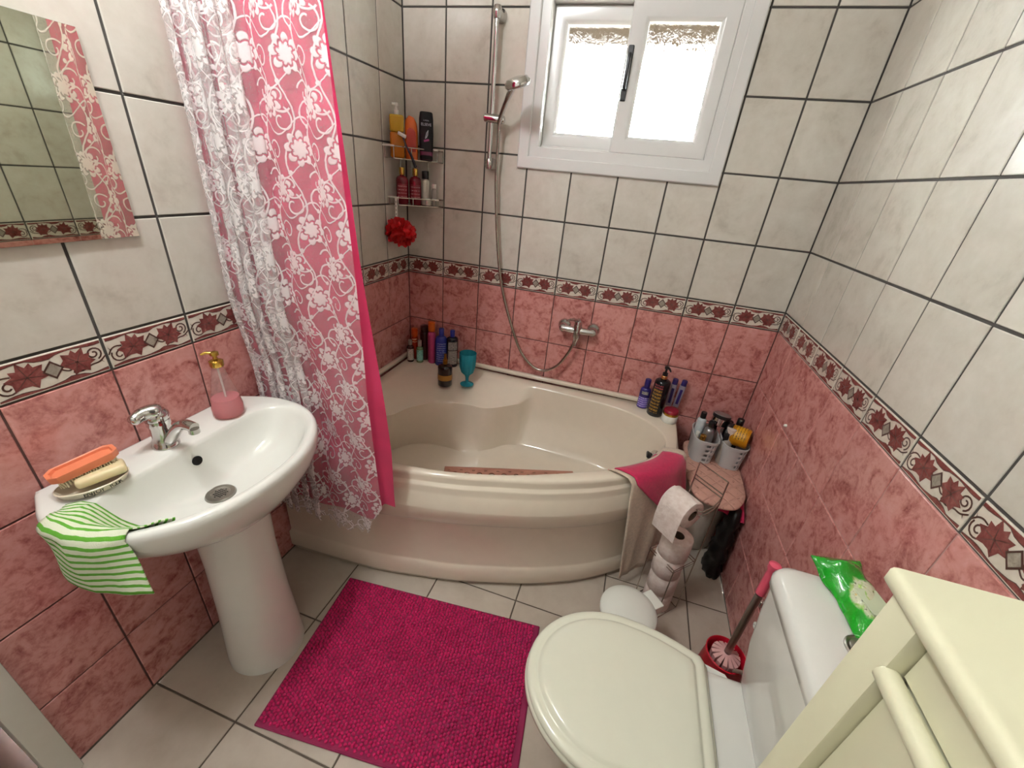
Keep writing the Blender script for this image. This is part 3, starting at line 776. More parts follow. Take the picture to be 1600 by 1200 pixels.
# ================================================================== CABINET, right foreground
CX0, CX1, CYf, CYn, CZ = 1.462, 1.795, -1.575, -2.12, 1.18
cb = thing('drawer_cabinet', (0, 0, 0), 'ivory wooden cabinet with rounded top edge in the right foreground', 'cabinet')
bd = MB()
bd.rbox((CX0+.012, CYf-.030, .0), (CX1, CYf-.004, CZ-.024), .003, 2)            # far side panel with front stile
bd.rbox((CX0+.012, CYn, .0), (CX1, CYn+.026, CZ-.024), .003, 2)
bd.box((CX1-.012, CYn, .02), (CX1, CYf-.01, CZ-.03)); bd.box((CX0+.03, CYn+.02, .03), (CX1-.01, CYf-.02, .05))
bd.box((CX0+.033, CYn+.02, .03), (CX0+.042, CYf-.02, CZ-.03)); bd.build('body', M_CAB, cb)
stl = MB().rbox((CX0+.006, CYf-.048, .0), (CX0+.030, CYf-.004, CZ-.022), .004, 2); stl.rbox((CX0+.006, CYn+.004, .0), (CX0+.030, CYn+.044, CZ-.022), .004, 2)
stl.build('front_stile', M_CAB, cb)
tpb = MB(); yA, yB = CYn-.012, CYf+.008
pr = [(CX1, CZ-.024), (CX0+.012, CZ-.024)] + [(CX0+.010+.012*math.cos(a), CZ-.012+.012*math.sin(a)) for a in [PI*1.5-PI*k/10 for k in range(11)]] + [(CX1, CZ)]
pr = pr[:2]+pr[3:]
def cyl_end(y, d): return [(max(x, CX0-.002+d) if x < CX0+.02 else x, y, min(max(z, CZ-.024+d*.5), CZ-d*.5)) for x, z in pr]
tpb.loft([cyl_end(yA, .003), cyl_end(yA+.004, 0), cyl_end(yB-.004, 0), cyl_end(yB, .003)], 0, True, True)
tpb.build('top', M_CAB, cb)
for zt, zb in ((CZ-.028, 1.094), (1.080, .70), (.686, .04)):
    if zt > 1.1:
        dwr = MB().rbox((CX0+.022, CYn+.044, zb), (CX0+.036, CYf-.048, zt), .002, 1).build('drawer_front', M_CAB, cb)
    else:
        ym = (CYn+CYf)/2+.10
        MB().rbox((CX0+.022, ym+.0008, zb), (CX0+.036, CYf-.048, zt), .0015, 1).build('door_panel', M_CAB, cb)
        MB().rbox((CX0+.022, CYn+.044, zb), (CX0+.036, ym-.0008, zt), .0015, 1).build('door_panel', M_CAB, cb)
for zc in (1.087, .693):
    rr = MB().tube([(CX0+.012, CYn+.040, zc), (CX0+.012, CYf-.046, zc)], .0115, 14)
    rr.build('rounded_rail', M_CAB, cb)

# ================================================================== SHOWER SET AND BATH MIXER
sh = thing('shower_rail', (.440, 0, 1.54), 'chrome shower rail with slider and hand shower left of the window', 'shower')
MB().tube([(0, -.050, -.012), (0, -.050, .532)], .0095, 14).build('rail', M_CHROME, sh)
for z in (0, .515):
    mt_ = MB().lathe([(.024, .0), (.024, .006), (.017, .016), (.014, .04), (.017, .05), (.001, .054)], 20); mt_.xf(Matrix.Translation((0, 0, z)) @ Matrix.Rotation(PI/2, 4, 'X'))
    mt_.lathe([(.001, z-.022), (.013, z-.020), (.018, z-.006), (.018, z+.008), (.013, z+.020), (.001, z+.022)], 18, (0, -.050, 0)); mt_.build('wall_mount', M_CHROME, sh)
sl = MB().tube([(-.030, -.058, .170), (-.026, -.058, .170), (.055, -.058, .166), (.060, -.058, .166)], [.012, .0165, .0165, .013], 16)
sl.build('slider', M_CHROME, sh)
hd = MB(); hp = [tuple(p) for p in spline([(.042, -.072, .150), (.062, -.10, .185), (.100, -.150, .232), (.128, -.180, .262)], 5)]
hd.tube(hp, [.0095]*5+[.010]*5+[.0115]*5+[.013], 12)
hobj = hd.build('hand_shower', M_CHROME, sh)
sp_ = MB().lathe([(.010, .020), (.034, .016), (.042, .006), (.043, -.004), (.038, -.010), (.001, -.011)], 28, sx=1.0)
R_h = Matrix.Translation((.150, -.200, .268)) @ Matrix.Rotation(math.radians(18), 4, 'X') @ Matrix.Rotation(math.radians(-14), 4, 'Y')
sp_.v = [(x*1.15, y*1.15, z*1.1) for x, y, z in sp_.v]; sp_.xf(R_h).build('spray_head', M_CHROME, hobj)
nz_ = MB()
for q in range(3):
    for k in range((8, 14, 20)[q]):
        a = 2*PI*k/(8, 14, 20)[q]; nz_.lathe([(.0018, -.0108), (.0012, -.0135)], 6, ((.012, .022, .032)[q]*math.cos(a), (.012, .022, .032)[q]*math.sin(a), 0))
nz_.v = [(x*1.15, y*1.15, z*1.1) for x, y, z in nz_.v]; nz_.xf(R_h).build('nozzle', plain('nozzle_grey', '#b9bec0', .4), hobj)['kind'] = 'stuff'
hz_ = [(.042, -.070, .150), (.040, -.062, .10), (.036, -.05, .0), (.040, -.045, -.12), (.062, -.042, -.33), (.092, -.042, -.50), (.122, -.042, -.60), (.157, -.045, -.69), (.225, -.048, -.835), (.300, -.052, -.912), (.365, -.055, -.925), (.430, -.056, -.885), (.475, -.056, -.81), (.494, -.056, -.755)]
hp = [tuple(p) for p in spline(hz_, 10)]
MB().tube(hp, .0068, 10).build('hose', plain('ribbed_hose', '#b0aaa0', .25, 1.0, var=.1), sh)
bm_ = thing('bath_mixer', (.945, 0, .862), 'chrome bath mixer tap on the rose tiles above the tub', 'tap')
for sx_ in (-1, 1):
    es = MB().lathe([(.033, .0), (.033, .004), (.029, .014), (.020, .020), (.016, .030), (.015, .05), (.017, .058), (.001, .060)], 26)
    es.xf(Matrix.Translation((sx_*.072, 0, .0)) @ Matrix.Rotation(PI/2, 4, 'X')); es.build('escutcheon', M_CHROME, bm_)
by = MB(); by.tube([(-.078, -.052, 0), (-.03, -.055, .0), (.03, -.055, .0), (.078, -.052, 0)], [.015, .017, .017, .015], 16)
by.tube([(0, -.058, .028), (0, -.058, .02), (0, -.058, -.03), (0, -.058, -.045), (-.003, -.058, -.06), (-.004, -.058, -.078)], [.018, .020, .019, .014, .011, .011], 16); by.build('body', M_CHROME, bm_)
lv = MB(); lv.tube([(0, -.058, .03), (0, -.06, .048), (-.002, -.064, .056)], [.018, .017, .010], 16)
lv.tube([(0, -.062, .050), (-.02, -.085, .060), (-.035, -.12, .066), (-.045, -.14, .066)], [.010, .008, .006, .004], 12); lv.build('lever', M_CHROME, bm_)

# ================================================================== CORNER WIRE CADDY
cd_ = thing('corner_caddy', (0, 0, 1.30), 'two tier chrome wire shelf in the corner left of the shower rail', 'shelf')
for zz, L1, L2, hr in ((.225, .190, .195, .046), (.038, .168, .200, .030)):
    wm = MB(); r = .0022
    P = [(.008, -L1), (.06, -L1-.012), (L2*.55, -.135), (L2, -.06), (L2+.002, -.008), (.008, -.008)]
    for h in (0, hr):
        pts = [(x, y, zz+h) for x, y in P]; wm.tube(pts+[pts[0]], r, 6)
    for x, y in P: wm.tube([(x, y, zz), (x, y, zz+hr)], r, 6)
    for k in range(1, 9):
        t = k/9; y = -.01-(L1-.012)*t; xm = np.interp(-y, [.008, .06, .135, L1+.012], [L2, L2, L2*.55, .05]); wm.tube([(.008, y, zz), (float(xm), y, zz)], .0014, 5)
    s_ = wm.build('shelf', M_WIRE, cd_)
    MB().rbox((.006, -L1-.016, zz+hr-.003), (.062, -L1-.006, zz+hr+.004), .002, 1).build('bracket_cover', M_PLAST, s_); MB().rbox((L2-.03, -.072, zz+hr-.003), (L2+.006, -.062, zz+hr+.005), .002, 1).build('bracket_cover', M_PLAST, s_)
pw = MB()
for x, y in ((.035, -.006), (.12, -.006), (.006, -.06)): pw.tube([(x, y, .03), (x, y, .28)], .002, 6)
pw.build('upright', M_WIRE, cd_)

# ================================================================== BOTTLES
def arc_patch(mb, r0, z0, z1, a0, a1, mi, sx=1, sy=1, n=10, lift=.0009, c=(0, 0, 0)):
    """curved paper label wrapped round part of a round or oval body"""
    n = max(n, int(abs(a1-a0)/.11)); rows = []
    for z in (z0, z1):
        rows.append([(c[0]+(r0+lift)*sx*math.cos(a0+(a1-a0)*k/n), c[1]+(r0+lift)*sy*math.sin(a0+(a1-a0)*k/n), z) for k in range(n+1)])
    mb.loft(rows, mi, closed=False)
def bottle(name, loc, label, prof, mat, cap=None, capmat=None, sx=1, sy=1, rotz=0, labels=(), pump=None, n=26, tilt=None, cat='bottle', liquid=None):
    """prof: (radius, z) of the body; cap: (radius, z) profile; labels: (z0,z1,a0,a1,material)"""
    t = thing(name, loc, label, cat, rotz)
    if tilt: t.rotation_euler = tilt
    MB().lathe(prof, n, sx=sx, sy=sy).build('body', mat, t, angle=50)
    if cap: MB().lathe(cap, n, sx=sx if cap[0][0] > .016 else 1, sy=sy if cap[0][0] > .016 else 1).build('cap', capmat or M_PLAST, t, angle=45)
    for z0, z1, a0, a1, lm in labels:
        zs = [p[1] for p in prof]; r0 = max(float(np.interp(z, zs, [p[0] for p in prof])) for z in (z0, (z0+z1)/2, z1))
        q = MB(); arc_patch(q, r0, z0, z1, a0, a1, 0, sx, sy); q.build('label_print', lm, t)
    if pump:
        zt, pm, ang, ln = pump
        p = MB(); p.lathe([(.012, zt), (.012, zt+.016), (.006, zt+.018), (.005, zt+.034), (.010, zt+.036), (.011, zt+.046), (.004, zt+.049)], 18)
        p.tube([(0, 0, zt+.043), (ln*.6*math.cos(ang), ln*.6*math.sin(ang), zt+.044), (ln*math.cos(ang), ln*math.sin(ang), zt+.036)], [.006, .005, .0035], 10)
        p.build('pump', pm, t)
    return t
def body(r, h, sh_=.012, neck=.008, nh=.006):
    return [(r*.9, 0), (r, .004), (r, h-sh_), (r*.93, h-sh_*.5), (r*.7, h-sh_*.12), (neck, h), (neck, h+nh)]
def capp(r, z, h): return [(r*.97, z), (r, z+.001), (r, z+h-.002), (r*.9, z+h), (.0008, z+h+.0002)]
def stripes_mat(name, base, ink, freq=120.0, lo=.45):
    """label paper with rows of tiny illegible print"""
    mt, nt, b = new_mat(name); pset(b, rough=.45)
    src, x, y, z = xyz(nt, 'obj')
    row = sstep(lo, lo+.1, m('SINE', z*freq*6.28)*.5+.5); br = sstep(.45, .55, noise(nt, src, 320, 2))
    nt.links.new(mixc(nt, row*br, base, ink), b.inputs['Base Color']); return mt
M_LBL_W = stripes_mat('white_label', '#cfc8bc', '#4a4642'); M_LBL_G = stripes_mat('mint_label', '#8fd6c4', '#2f6a62'); M_LBL_GR = stripes_mat('grey_label', '#a9a49a', '#2a2a30')
M_BLUEC = plain('cobalt_plastic', '#23308c', .3); M_NAVY = plain('navy_plastic', '#131225', .25); M_LBL_B = stripes_mat('blue_label', '#27358f', '#aab4d8', 80, .55)
M_ORANGE = plain('orange_plastic', '#d2641a', .35); M_ORED = plain('orange_red_plastic', '#a5280f', .35); M_PINKP = plain('pink_plastic', '#c3457c', .35)
M_WINE = plain('wine_plastic', '#6a0c1c', .25); M_PURP = plain('purple_plastic', '#2c2066', .35); M_LILAC = stripes_mat('lilac_label', '#6a55b0', '#d8d0f0', 90, .6)
M_AMBER = plain('brown_glass', '#1d0a0c', .12, coat=.5); M_BRONZE = plain('bronze_label', '#a8742c', .4); M_SILVER = plain('silver_plastic', '#9c9a9a', .3, .7)
M_YELL = plain('yellow_gold_plastic', '#c98a10', .3, .3); M_CREAMP = plain('cream_plastic', '#d8cfc0', .4)
M_GOLDPR = stripes_mat('gold_print', '#141018', '#b58a35', 60, .3); M_YPRINT = stripes_mat('yellow_label', '#d29a18', '#3a2808', 90, .6)
def clear_mat(name, col, rough=.05, tr=.55):
    mt, nt, b = new_mat(name); pset(b, rough=rough, color=lin(col), ior=1.35)
    t = nt.nodes.new('ShaderNodeBsdfTransparent'); t.inputs['Color'].default_value = lin(col)
    mx = nt.nodes.new('ShaderNodeMixShader'); mx.inputs[0].default_value = tr
    nt.links.new(b.outputs[0], mx.inputs[1]); nt.links.new(t.outputs[0], mx.inputs[2])
    nt.links.new(mx.outputs[0], nt.nodes['Material Output'].inputs['Surface'])
    return mt
CAMA = lambda x, y: math.atan2(-1.9686-y, 1.1453-x)              # bearing from a spot to where the room is looked at from
zU = 1.5275
# --- caddy, upper tier
x, y = .047, -.150; t = thing('shower_oil_bottle', (x, y, zU), 'amber shower oil pump bottle with white pump on the upper wire shelf', 'bottle', CAMA(x, y)-PI/2+PI)
M_OIL = clear_mat('amber_oil', '#c87a1e', .1, .25); M_OILTOP = clear_mat('pale_oil', '#d9b640', .1, .35)
mb = MB(); mb.rbox((-.030, -.018, 0), (.030, .018, .098), .008, 3); mb.build('body', M_OIL, t)
mb = MB(); mb.rbox((-.0298, -.0178, .0985), (.0298, .0178, .162), .008, 3); mb.build('upper_oil', M_OILTOP, t)
mb = MB(); mb.lathe([(.010, .162), (.011, .178), (.006, .180), (.005, .192), (.009, .193), (.009, .204), (.002, .206)], 16); mb.tube([(0, 0, .199), (-.018, -.012, .199)], [.005, .004], 8); mb.build('pump', M_PLAST, t)
x, y = .085, -.095; t = thing('orange_shampoo_bottle', (x, y, zU), 'flat orange shampoo bottle beside the amber oil on the upper wire shelf', 'bottle', CAMA(x, y)+PI/2)
pts = [(-.026, 0), (-.028, .03), (-.028, .12), (-.024, .150), (-.010, .166), (.012, .160), (.024, .14), (.028, .11), (.028, .03), (.026, 0)]
mb = MB(); mb.loft([[(px*k, yy, pz) for px, pz in pts] for yy, k in ((-.016, .82), (-.012, .96), (0, 1), (.012, .96), (.016, .82))], 0, True, True); mb.build('body', M_ORANGE, t, angle=50)
mb = MB(); mb.loft([[(px*.72, yy, .03+pz*.55) for px, pz in pts] for yy in (-.0172, -.0162)], 0, True, True); mb.build('label_print', M_ORED, t)
x, y = .150, -.080; t = thing('black_shampoo_bottle', (x, y, zU), 'tall black shampoo bottle with ELSEVE lettering on the upper wire shelf', 'bottle', CAMA(x, y)+PI/2)
rings = [[(px, py, z) for px, py in rounded_rect(hx_, hy_, .012, 4)] for z, hx_, hy_ in ((0, .026, .016), (.006, .028, .018), (.10, .031, .019), (.16, .030, .018), (.182, .027, .016), (.186, .024, .013))]
MB().loft(rings, 0, True, True).build('body', plain('matte_black', '#08070b', .45, spec=.25), t, angle=45)
mb = MB(); mb.loft([[(px, py, z) for px, py in rounded_rect(hx_*1.006, hy_*1.006, .012, 4)] for z, hx_, hy_ in ((.004, .0275, .0175), (.036, .0292, .0185))], 0); mb.build('foot_band', plain('plum_band', '#5a1438', .3), t)
mb = MB(); FM = Matrix.Translation((0, -.0196, .138)) @ Matrix.Rotation(PI/2, 4, 'X'); text_mb(mb, 'ELSEVE', .0145, FM, 0)
text_mb(mb, "L'OREAL", .0065, Matrix.Translation((0, -.0194, .153)) @ Matrix.Rotation(PI/2, 4, 'X'), 0); mb.build('lettering', plain('silver_print', '#b9b9c2', .3, .4), t)
mb = MB(); strip(mb, [(-.004, .085), (.002, .108), (.008, .118), (.006, .10), (.0, .088)], .003, -.0202, 0); strip(mb, [(-.010, .076), (.012, .082)], .008, -.0200, 1); mb.build('emblem', [plain('silver_print', '#b9b9c2'), plain('plum_print', '#a03070', .3)], t)
rz_ = thing('safety_razor', (.112, -.166, 1.50), 'white headed razor with dark handle hanging on the upper wire shelf', 'razor')
MB().tube([tuple(p) for p in spline([(-.026, .0, .106), (-.010, -.004, .075), (.012, -.002, .04), (.028, .0, .005), (.032, .0, -.004)], 5)], [.004]*8+[.0055]*8+[.0065]*4+[.004], 10).build('handle', M_NAVY, rz_)
mb = MB(); mb.rbox((-.020, -.005, -.007), (.020, .004, .007), .003, 2); mb.xf(Matrix.Translation((-.030, -.002, .116)) @ Matrix.Rotation(.35, 4, 'Y')); mb.build('head', M_PLAST, rz_)
# --- caddy, lower tier
zL = 1.3405
bottle('red_bath_bottle', (.050, -.125, zL), 'dark red bottle with gold cap, the left one on the lower wire shelf', body(.0275, .118, .022, .010), M_WINE, capp(.0125, .122, .030), M_GOLD, rotz=CAMA(.05, -.125), labels=[(.03, .085, -.8, .8, stripes_mat('wine_label', '#7a1020', '#c9a0a0', 70, .8))])
bottle('red_bath_bottle', (.098, -.090, zL), 'dark red bottle with gold cap, the right one on the lower wire shelf', body(.0275, .118, .022, .010), M_WINE, capp(.0125, .122, .030), M_GOLD, rotz=CAMA(.1, -.09), labels=[(.03, .085, -.8, .8, stripes_mat('wine_label2', '#7a1020', '#c9a0a0', 70, .8))])
bottle('clear_travel_bottle', (.172, -.045, zL), 'small clear bottle with white cap at the right end of the lower wire shelf', body(.012, .075, .008, .007), clear_mat('clear_plastic', '#d8d4cc', .1, .6), capp(.0095, .076, .018), M_PLAST)
bottle('black_capped_bottle', (.120, -.034, zL), 'pale bottle with a black cap behind the red bottles on the wire shelf', body(.018, .110, .012, .010), M_CREAMP, capp(.016, .112, .034), M_BLACK)
bottle('white_mini_tube', (.142, -.050, zL), 'tiny white tub between the red and the clear bottle on the wire shelf', [(.011, 0), (.012, .002), (.012, .020)], M_CREAMP, capp(.0125, .0205, .010), M_PLAST, cat='jar')
# --- bath puff on its hanging strip
pf = thing('bath_puff', (.066, -.176, 1.222), 'red mesh bath puff hanging below the lower wire shelf', 'bath puff')
pv = []; pn = 44; pm_ = 26; rnd = random.Random(5)
rows = []
for j in range(pm_+1):
    th = PI*j/pm_; row = []
    for i in range(pn):
        ph = 2*PI*i/pn
        r = .054*(1+.13*math.sin(5*ph+2.4*math.sin(3*th))+.12*math.sin(7*th+3*ph)+.06*math.sin(11*ph-5*th))
        row.append((r*math.sin(th)*math.cos(ph), r*math.sin(th)*math.sin(ph)*.9, r*.92*math.cos(th)))
    rows.append(row)
M_PUFF = plain('red_mesh', '#c40a16', .6, var=.25)
MB().loft(rows, 0, True, True).build('ruffles', M_PUFF, pf, angle=180)
for k in range(9):
    a = rnd.uniform(0, 2*PI); b_ = rnd.uniform(-.9, .9); c0 = Vector((math.cos(a)*math.cos(b_), math.sin(a)*math.cos(b_), math.sin(b_)))
    u_ = c0.orthogonal().normalized(); v_ = c0.cross(u_); ring0 = []; ring1 = []
    for i in range(28):
        q = 2*PI*i/28; d_ = u_*math.cos(q)+v_*math.sin(q)
        ring0.append(tuple(c0*.044+d_*.016)); ring1.append(tuple(c0*(.060+.006*math.sin(6*q+k))+d_*(.034+.005*math.sin(4*q))))
    MB().loft([ring0, ring1]).build('ruffle_petal', M_PUFF, pf, angle=180)
hk = thing('hanging_strip', (.058, -.196, 1.288), 'white perforated strip hooked on the lower wire shelf holding the puff', 'hook')
mb = MB(); mb.rbox((-.006, -.001, 0), (.006, .001, .078), .0008, 1); mb.build('strip', M_PLAST, hk)
mb = MB()
for k in range(4):
    q = MB().lathe([(.0024, .0), (.0024, .0006)], 10); q.xf(Matrix.Translation((0, -.0009, .012+k*.017)) @ Matrix.Rotation(PI/2, 4, 'X')); mb.add(q.v, q.f)
mb.build('hole', M_BLACK, hk)
# --- tub rim, back left corner
zR = RIM+.0005
A_ = lambda x, y: CAMA(x, y)
bottle('orange_lotion_bottle', (.062, -.062, zR), 'orange red lotion bottle in the left back corner of the tub rim', body(.026, .128, .014, .016, .002), M_ORED, capp(.024, .130, .042), plain('burnt_orange', '#b8430f', .35), sx=1, sy=.75, rotz=A_(.06, -.06), labels=[(.10, .122, -.7, .7, stripes_mat('orange_label', '#b23a12', '#f0d8b8', 70, .6))])
bottle('dark_red_spray_can', (.118, -.052, zR), 'tall dark wine red can behind the small mint bottle in the tub corner', body(.024, .165, .012, .018, .002), plain('deep_wine', '#3a060c', .3), capp(.022, .167, .030), plain('deep_wine', '#3a060c'))
bottle('cream_label_mini', (.066, -.118, zR), 'small brown bottle with cream label and grey cap in the tub corner', body(.0185, .094, .010, .008), plain('dark_amber', '#3a1612', .2), capp(.0105, .098, .028), plain('grey_cap', '#8f857c', .35), rotz=A_(.066, -.118), labels=[(.012, .078, -1.1, 1.1, M_LBL_W)])
bottle('mint_label_mini', (.116, -.104, zR), 'small clear bottle with mint green label in the tub corner', body(.0185, .090, .010, .008), clear_mat('mint_liquid', '#8fae84', .1, .3), capp(.0105, .094, .034), clear_mat('frosted_cap', '#b8aca0', .3, .25), rotz=A_(.116, -.104), labels=[(.014, .076, -1.1, 1.1, M_LBL_G)])
bottle('pink_shampoo_bottle', (.172, -.072, zR), 'pink bottle with orange cap at the left back of the tub', body(.030, .182, .020, .016, .002), M_PINKP, capp(.026, .184, .050), M_ORANGE, sx=1, sy=.7, rotz=A_(.17, -.07)+.3)
bottle('cobalt_gel_bottle', (.233, -.078, zR), 'cobalt blue shower gel bottle between the pink and the navy bottle', body(.033, .168, .030, .014, .002), M_BLUEC, capp(.014, .170, .040), M_BLUEC, sx=.75, sy=1, rotz=A_(.22, -.08), labels=[(.02, .135, -.8, .8, M_LBL_B)])
bottle('navy_label_bottle', (.294, -.070, zR), 'navy bottle with large grey label and blue cap by the back wall', body(.031, .172, .014, .012, .002), M_NAVY, capp(.0125, .173, .036), M_BLUEC, sx=.75, sy=1, rotz=A_(.28, -.07)+.15, labels=[(.018, .098, -.85, .85, M_LBL_GR), (.102, .148, -.85, .85, M_LBL_GR)])
# --- seat ledge
from mathutils.bvhtree import BVHTree
_sh = [o_ for o_ in tub.children if o_.name.startswith('shell')][0].data
_bv = BVHTree.FromPolygons([v.co[:] for v in _sh.vertices], [tuple(p.vertices) for p in _sh.polygons])
def tub_z(x, y, r=.03):
    return max(_bv.ray_cast(Vector((x+r*math.cos(a), y+r*math.sin(a), .8)), Vector((0, 0, -1)))[0].z for a in [k*PI/4 for k in range(8)])+.0006
zS = .4765
bottle('brown_perfume_bottle', (.330, -.232, tub_z(.330, -.232)), 'round dark brown bottle with bronze band and gold stopper on the tub ledge', [(.034, 0), (.037, .004), (.037, .100), (.034, .108), (.022, .113), (.010, .115), (.010, .120)], M_AMBER, [(.012, .119), (.012, .140), (.009, .142), (.006, .160), (.007, .172), (.001, .174)], plain('dull_gold', '#8f5f1c', .3, .8), labels=[(.036, .066, 0, 2*PI, M_BRONZE)])
gb = thing('glass_goblet', (.440, -.200, tub_z(.440, -.200)), 'turquoise pressed glass goblet standing on the tub ledge', 'goblet')
M_TURQ = clear_mat('turquoise_glass', '#45bccb', .04, .55)
prof = [(.0015, .002), (.034, .002), (.035, .004), (.030, .007), (.012, .012), (.008, .018), (.0085, .040), (.012, .052), (.016, .058), (.030, .072), (.038, .10), (.0405, .14), (.043, .178), (.0415, .179), (.0385, .14), (.035, .10), (.027, .076), (.010, .066), (.001, .065)]
rings = []
for r, z in prof:
    rings.append([(r*(1+(.055*math.cos(12*2*PI*i/60) if .06 < z < .165 and r > .02 else 0))*math.cos(2*PI*i/60), r*(1+(.055*math.cos(12*2*PI*i/60) if .06 < z < .165 and r > .02 else 0))*math.sin(2*PI*i/60), z) for i in range(60)])
MB().loft(rings, 0, True, True).build('bowl_and_stem', M_TURQ, gb, angle=70)
# --- tub rim, right end
bottle('purple_tonic_bottle', (1.325, -.066, zR), 'dark purple bottle with lilac label at the right end of the tub', body(.026, .110, .018, .012), M_PURP, capp(.014, .114, .040), M_PURP, rotz=A_(1.32, -.06), sx=.8, labels=[(.006, .062, -1.1, 1.1, M_LILAC), (.078, .094, -.6, .6, M_LBL_GR)])
bottle('black_pump_bottle', (1.385, -.112, zR), 'large black pump bottle with gold label at the right end of the tub', body(.036, .188, .016, .014), plain('black_gloss', '#0d0f14', .2), [(.014, .190), (.014, .206), (.012, .208), (.001, .209)], plain('rose_gold', '#c08a5a', .25, .9), rotz=A_(1.38, -.11)-.35, labels=[(.022, .150, -.62, .62, M_GOLDPR), (.150, .168, -.6, .6, stripes_mat('red_brand_print', '#141018', '#c04a58', 55, .2))], pump=(.206, M_BLACK, 1.0, .034))
for k, (x, y, an) in enumerate(((1.446, -.050, .0), (1.478, -.046, .06))):
    t = thing('hair_dye_tube', (x, y, zR), ('grey tube with purple cap next to the black pump bottle', 'grey tube with purple cap, the one further right at the tub end')[k], 'tube', A_(x, y)+PI/2)
    t.rotation_euler[1] = an
    mb = MB(); mb.loft([[(px, py, z) for px, py in rounded_rect(.014, hy_, min(.006, hy_*.9), 3)] for z, hy_ in ((.030, .012), (.08, .010), (.150, .0018))], 0, True, True)
    mb.v = [(vx, vy, .180-vz) for vx, vy, vz in mb.v]; mb.build('body', plain('grey_lilac', '#9a94a4', .35, .3), t)
    MB().lathe(capp(.0125, .150, .026), 18).build('cap', M_PURP, t)
    MB().rbox((-.006, -.0125, .05), (.006, -.0095, .13), .001, 1).build('label_print', M_PURP, t)
t = thing('face_cream_jar', (1.452, -.150, zR), 'white cream jar with red lid and gold ring at the right end of the tub', 'jar')
MB().lathe([(.033, 0), (.036, .004), (.036, .034), (.034, .037)], 30).build('body', M_PLAST, t)
MB().lathe([(.0345, .037), (.0352, .039), (.0352, .047), (.0345, .049)], 30).build('gold_ring', M_GOLD, t)
MB().lathe([(.034, .049), (.0345, .051), (.0335, .058), (.030, .062), (.001, .063)], 30).build('lid', plain('ruby_lid', '#8a1428', .3), t)

# ================================================================== BASIN THINGS
zB = RZ+.0005
t = thing('glass_soap_dispenser', (.092, -1.207, zB), 'clear cone shaped soap dispenser half full of pink soap on the washbasin', 'soap dispenser')
M_CLR = clear_mat('clear_glass_pinkish', '#f4e8e6', .05, .86)
MB().lathe([(.036, 0), (.040, .006), (.0405, .03), (.033, .07), (.020, .125), (.015, .150), (.014, .158)], 32, cap1=False).build('glass', M_CLR, t)
MB().lathe([(.035, .003), (.0385, .008), (.039, .03), (.0345, .058), (.001, .0585)], 32).build('pink_soap', clear_mat('pink_soap', '#f09aa4', .05, .5), t)
MB().tube([(0, 0, .150), (.004, 0, .01)], .0028, 8).build('dip_tube', clear_mat('dip_tube', '#e8e4e0', .2, .3), t)
mb = MB(); mb.lathe([(.0165, .156), (.0175, .158), (.0175, .172), (.010, .176), (.006, .178), (.005, .188), (.011, .189), (.011, .197), (.004, .200)], 22); mb.tube([(0, 0, .194), (-.012, -.014, .198), (-.020, -.022, .194)], [.005, .004, .003], 10); mb.build('pump', M_GOLD, t)
ang = math.atan2(.095, .037)
t = thing('soap_dish', (.100, -1.550, zB), 'cream oval soap dish with black ENJOY YOUR lettering on the washbasin', 'soap dish', ang)
def oval(a, b, z, n=40): return [(a*math.cos(2*PI*i/n), b*math.sin(2*PI*i/n), z) for i in range(n)]
MB().loft([oval(.048, .030, 0), oval(.056, .036, .004), oval(.062, .041, .018), oval(.060, .039, .0195), oval(.057, .036, .017), oval(.050, .030, .007), oval(.01, .006, .006)], 0, True, True).build('dish', plain('cream_ceramic', '#d9cdb4', .2), t, angle=60)
mb = MB(); txt = 'ENJOY YOUR'
for i, ch in enumerate(txt):
    if ch == ' ': continue
    ph = -PI/2-.10+(i-4.5)*.115+.28; px_, py_ = .0600*math.cos(ph), .0396*math.sin(ph); tx, ty = -.060*math.sin(ph), .0396*math.cos(ph)
    text_mb(mb, ch, .0125, Matrix.Translation((px_*1.012, py_*1.012, .0115)) @ Matrix.Rotation(math.atan2(ty, tx), 4, 'Z') @ Matrix.Rotation(PI/2-.28, 4, 'X'), 0, .0005)
mb.build('lettering', M_BLACK, t)
o = MB().rbox((-.043, -.024, 0), (.043, .024, .022), .008, 3).build('soap_bar', plain('cream_soap', '#e2cfa4', .45, sss=.1), None, (.108, -1.535, zB+.0185), (math.radians(-6), math.radians(-4), ang-.05)); tag(o, 'cream bar of soap lying on the oval soap dish', 'soap')
t = thing('nail_brush', (.084, -1.545, zB+.046), 'coral plastic nail brush resting on the bar of soap', 'brush', ang+.12); t.rotation_euler[1] = math.radians(-7)
pts = [(-.058, -.010), (-.046, -.022), (.046, -.022), (.058, -.012), (.058, .012), (.046, .022), (-.046, .022), (-.058, .010)]
M_CORAL = plain('coral_plastic', '#e0805c', .35)
MB().loft([[(x*k, y*k, z) for x, y in pts] for z, k in ((0, .94), (.003, 1), (.018, 1.02), (.019, .99), (.017, .90), (.011, .86))], 0, True, True).build('back', M_CORAL, t, angle=30)
br = MB(); rnd = random.Random(2)
for i in range(22):
    for j in range(7):
        x = -.048+i*.0046; y = -.017+j*.0057; br.tube([(x, y, .001), (x+rnd.uniform(-.002, .002), y+rnd.uniform(-.002, .002)+(y*.15), -.014)], .0013, 4)
br.build('bristles', plain('cream_bristle', '#dccfae', .7), t)['kind'] = 'stuff'
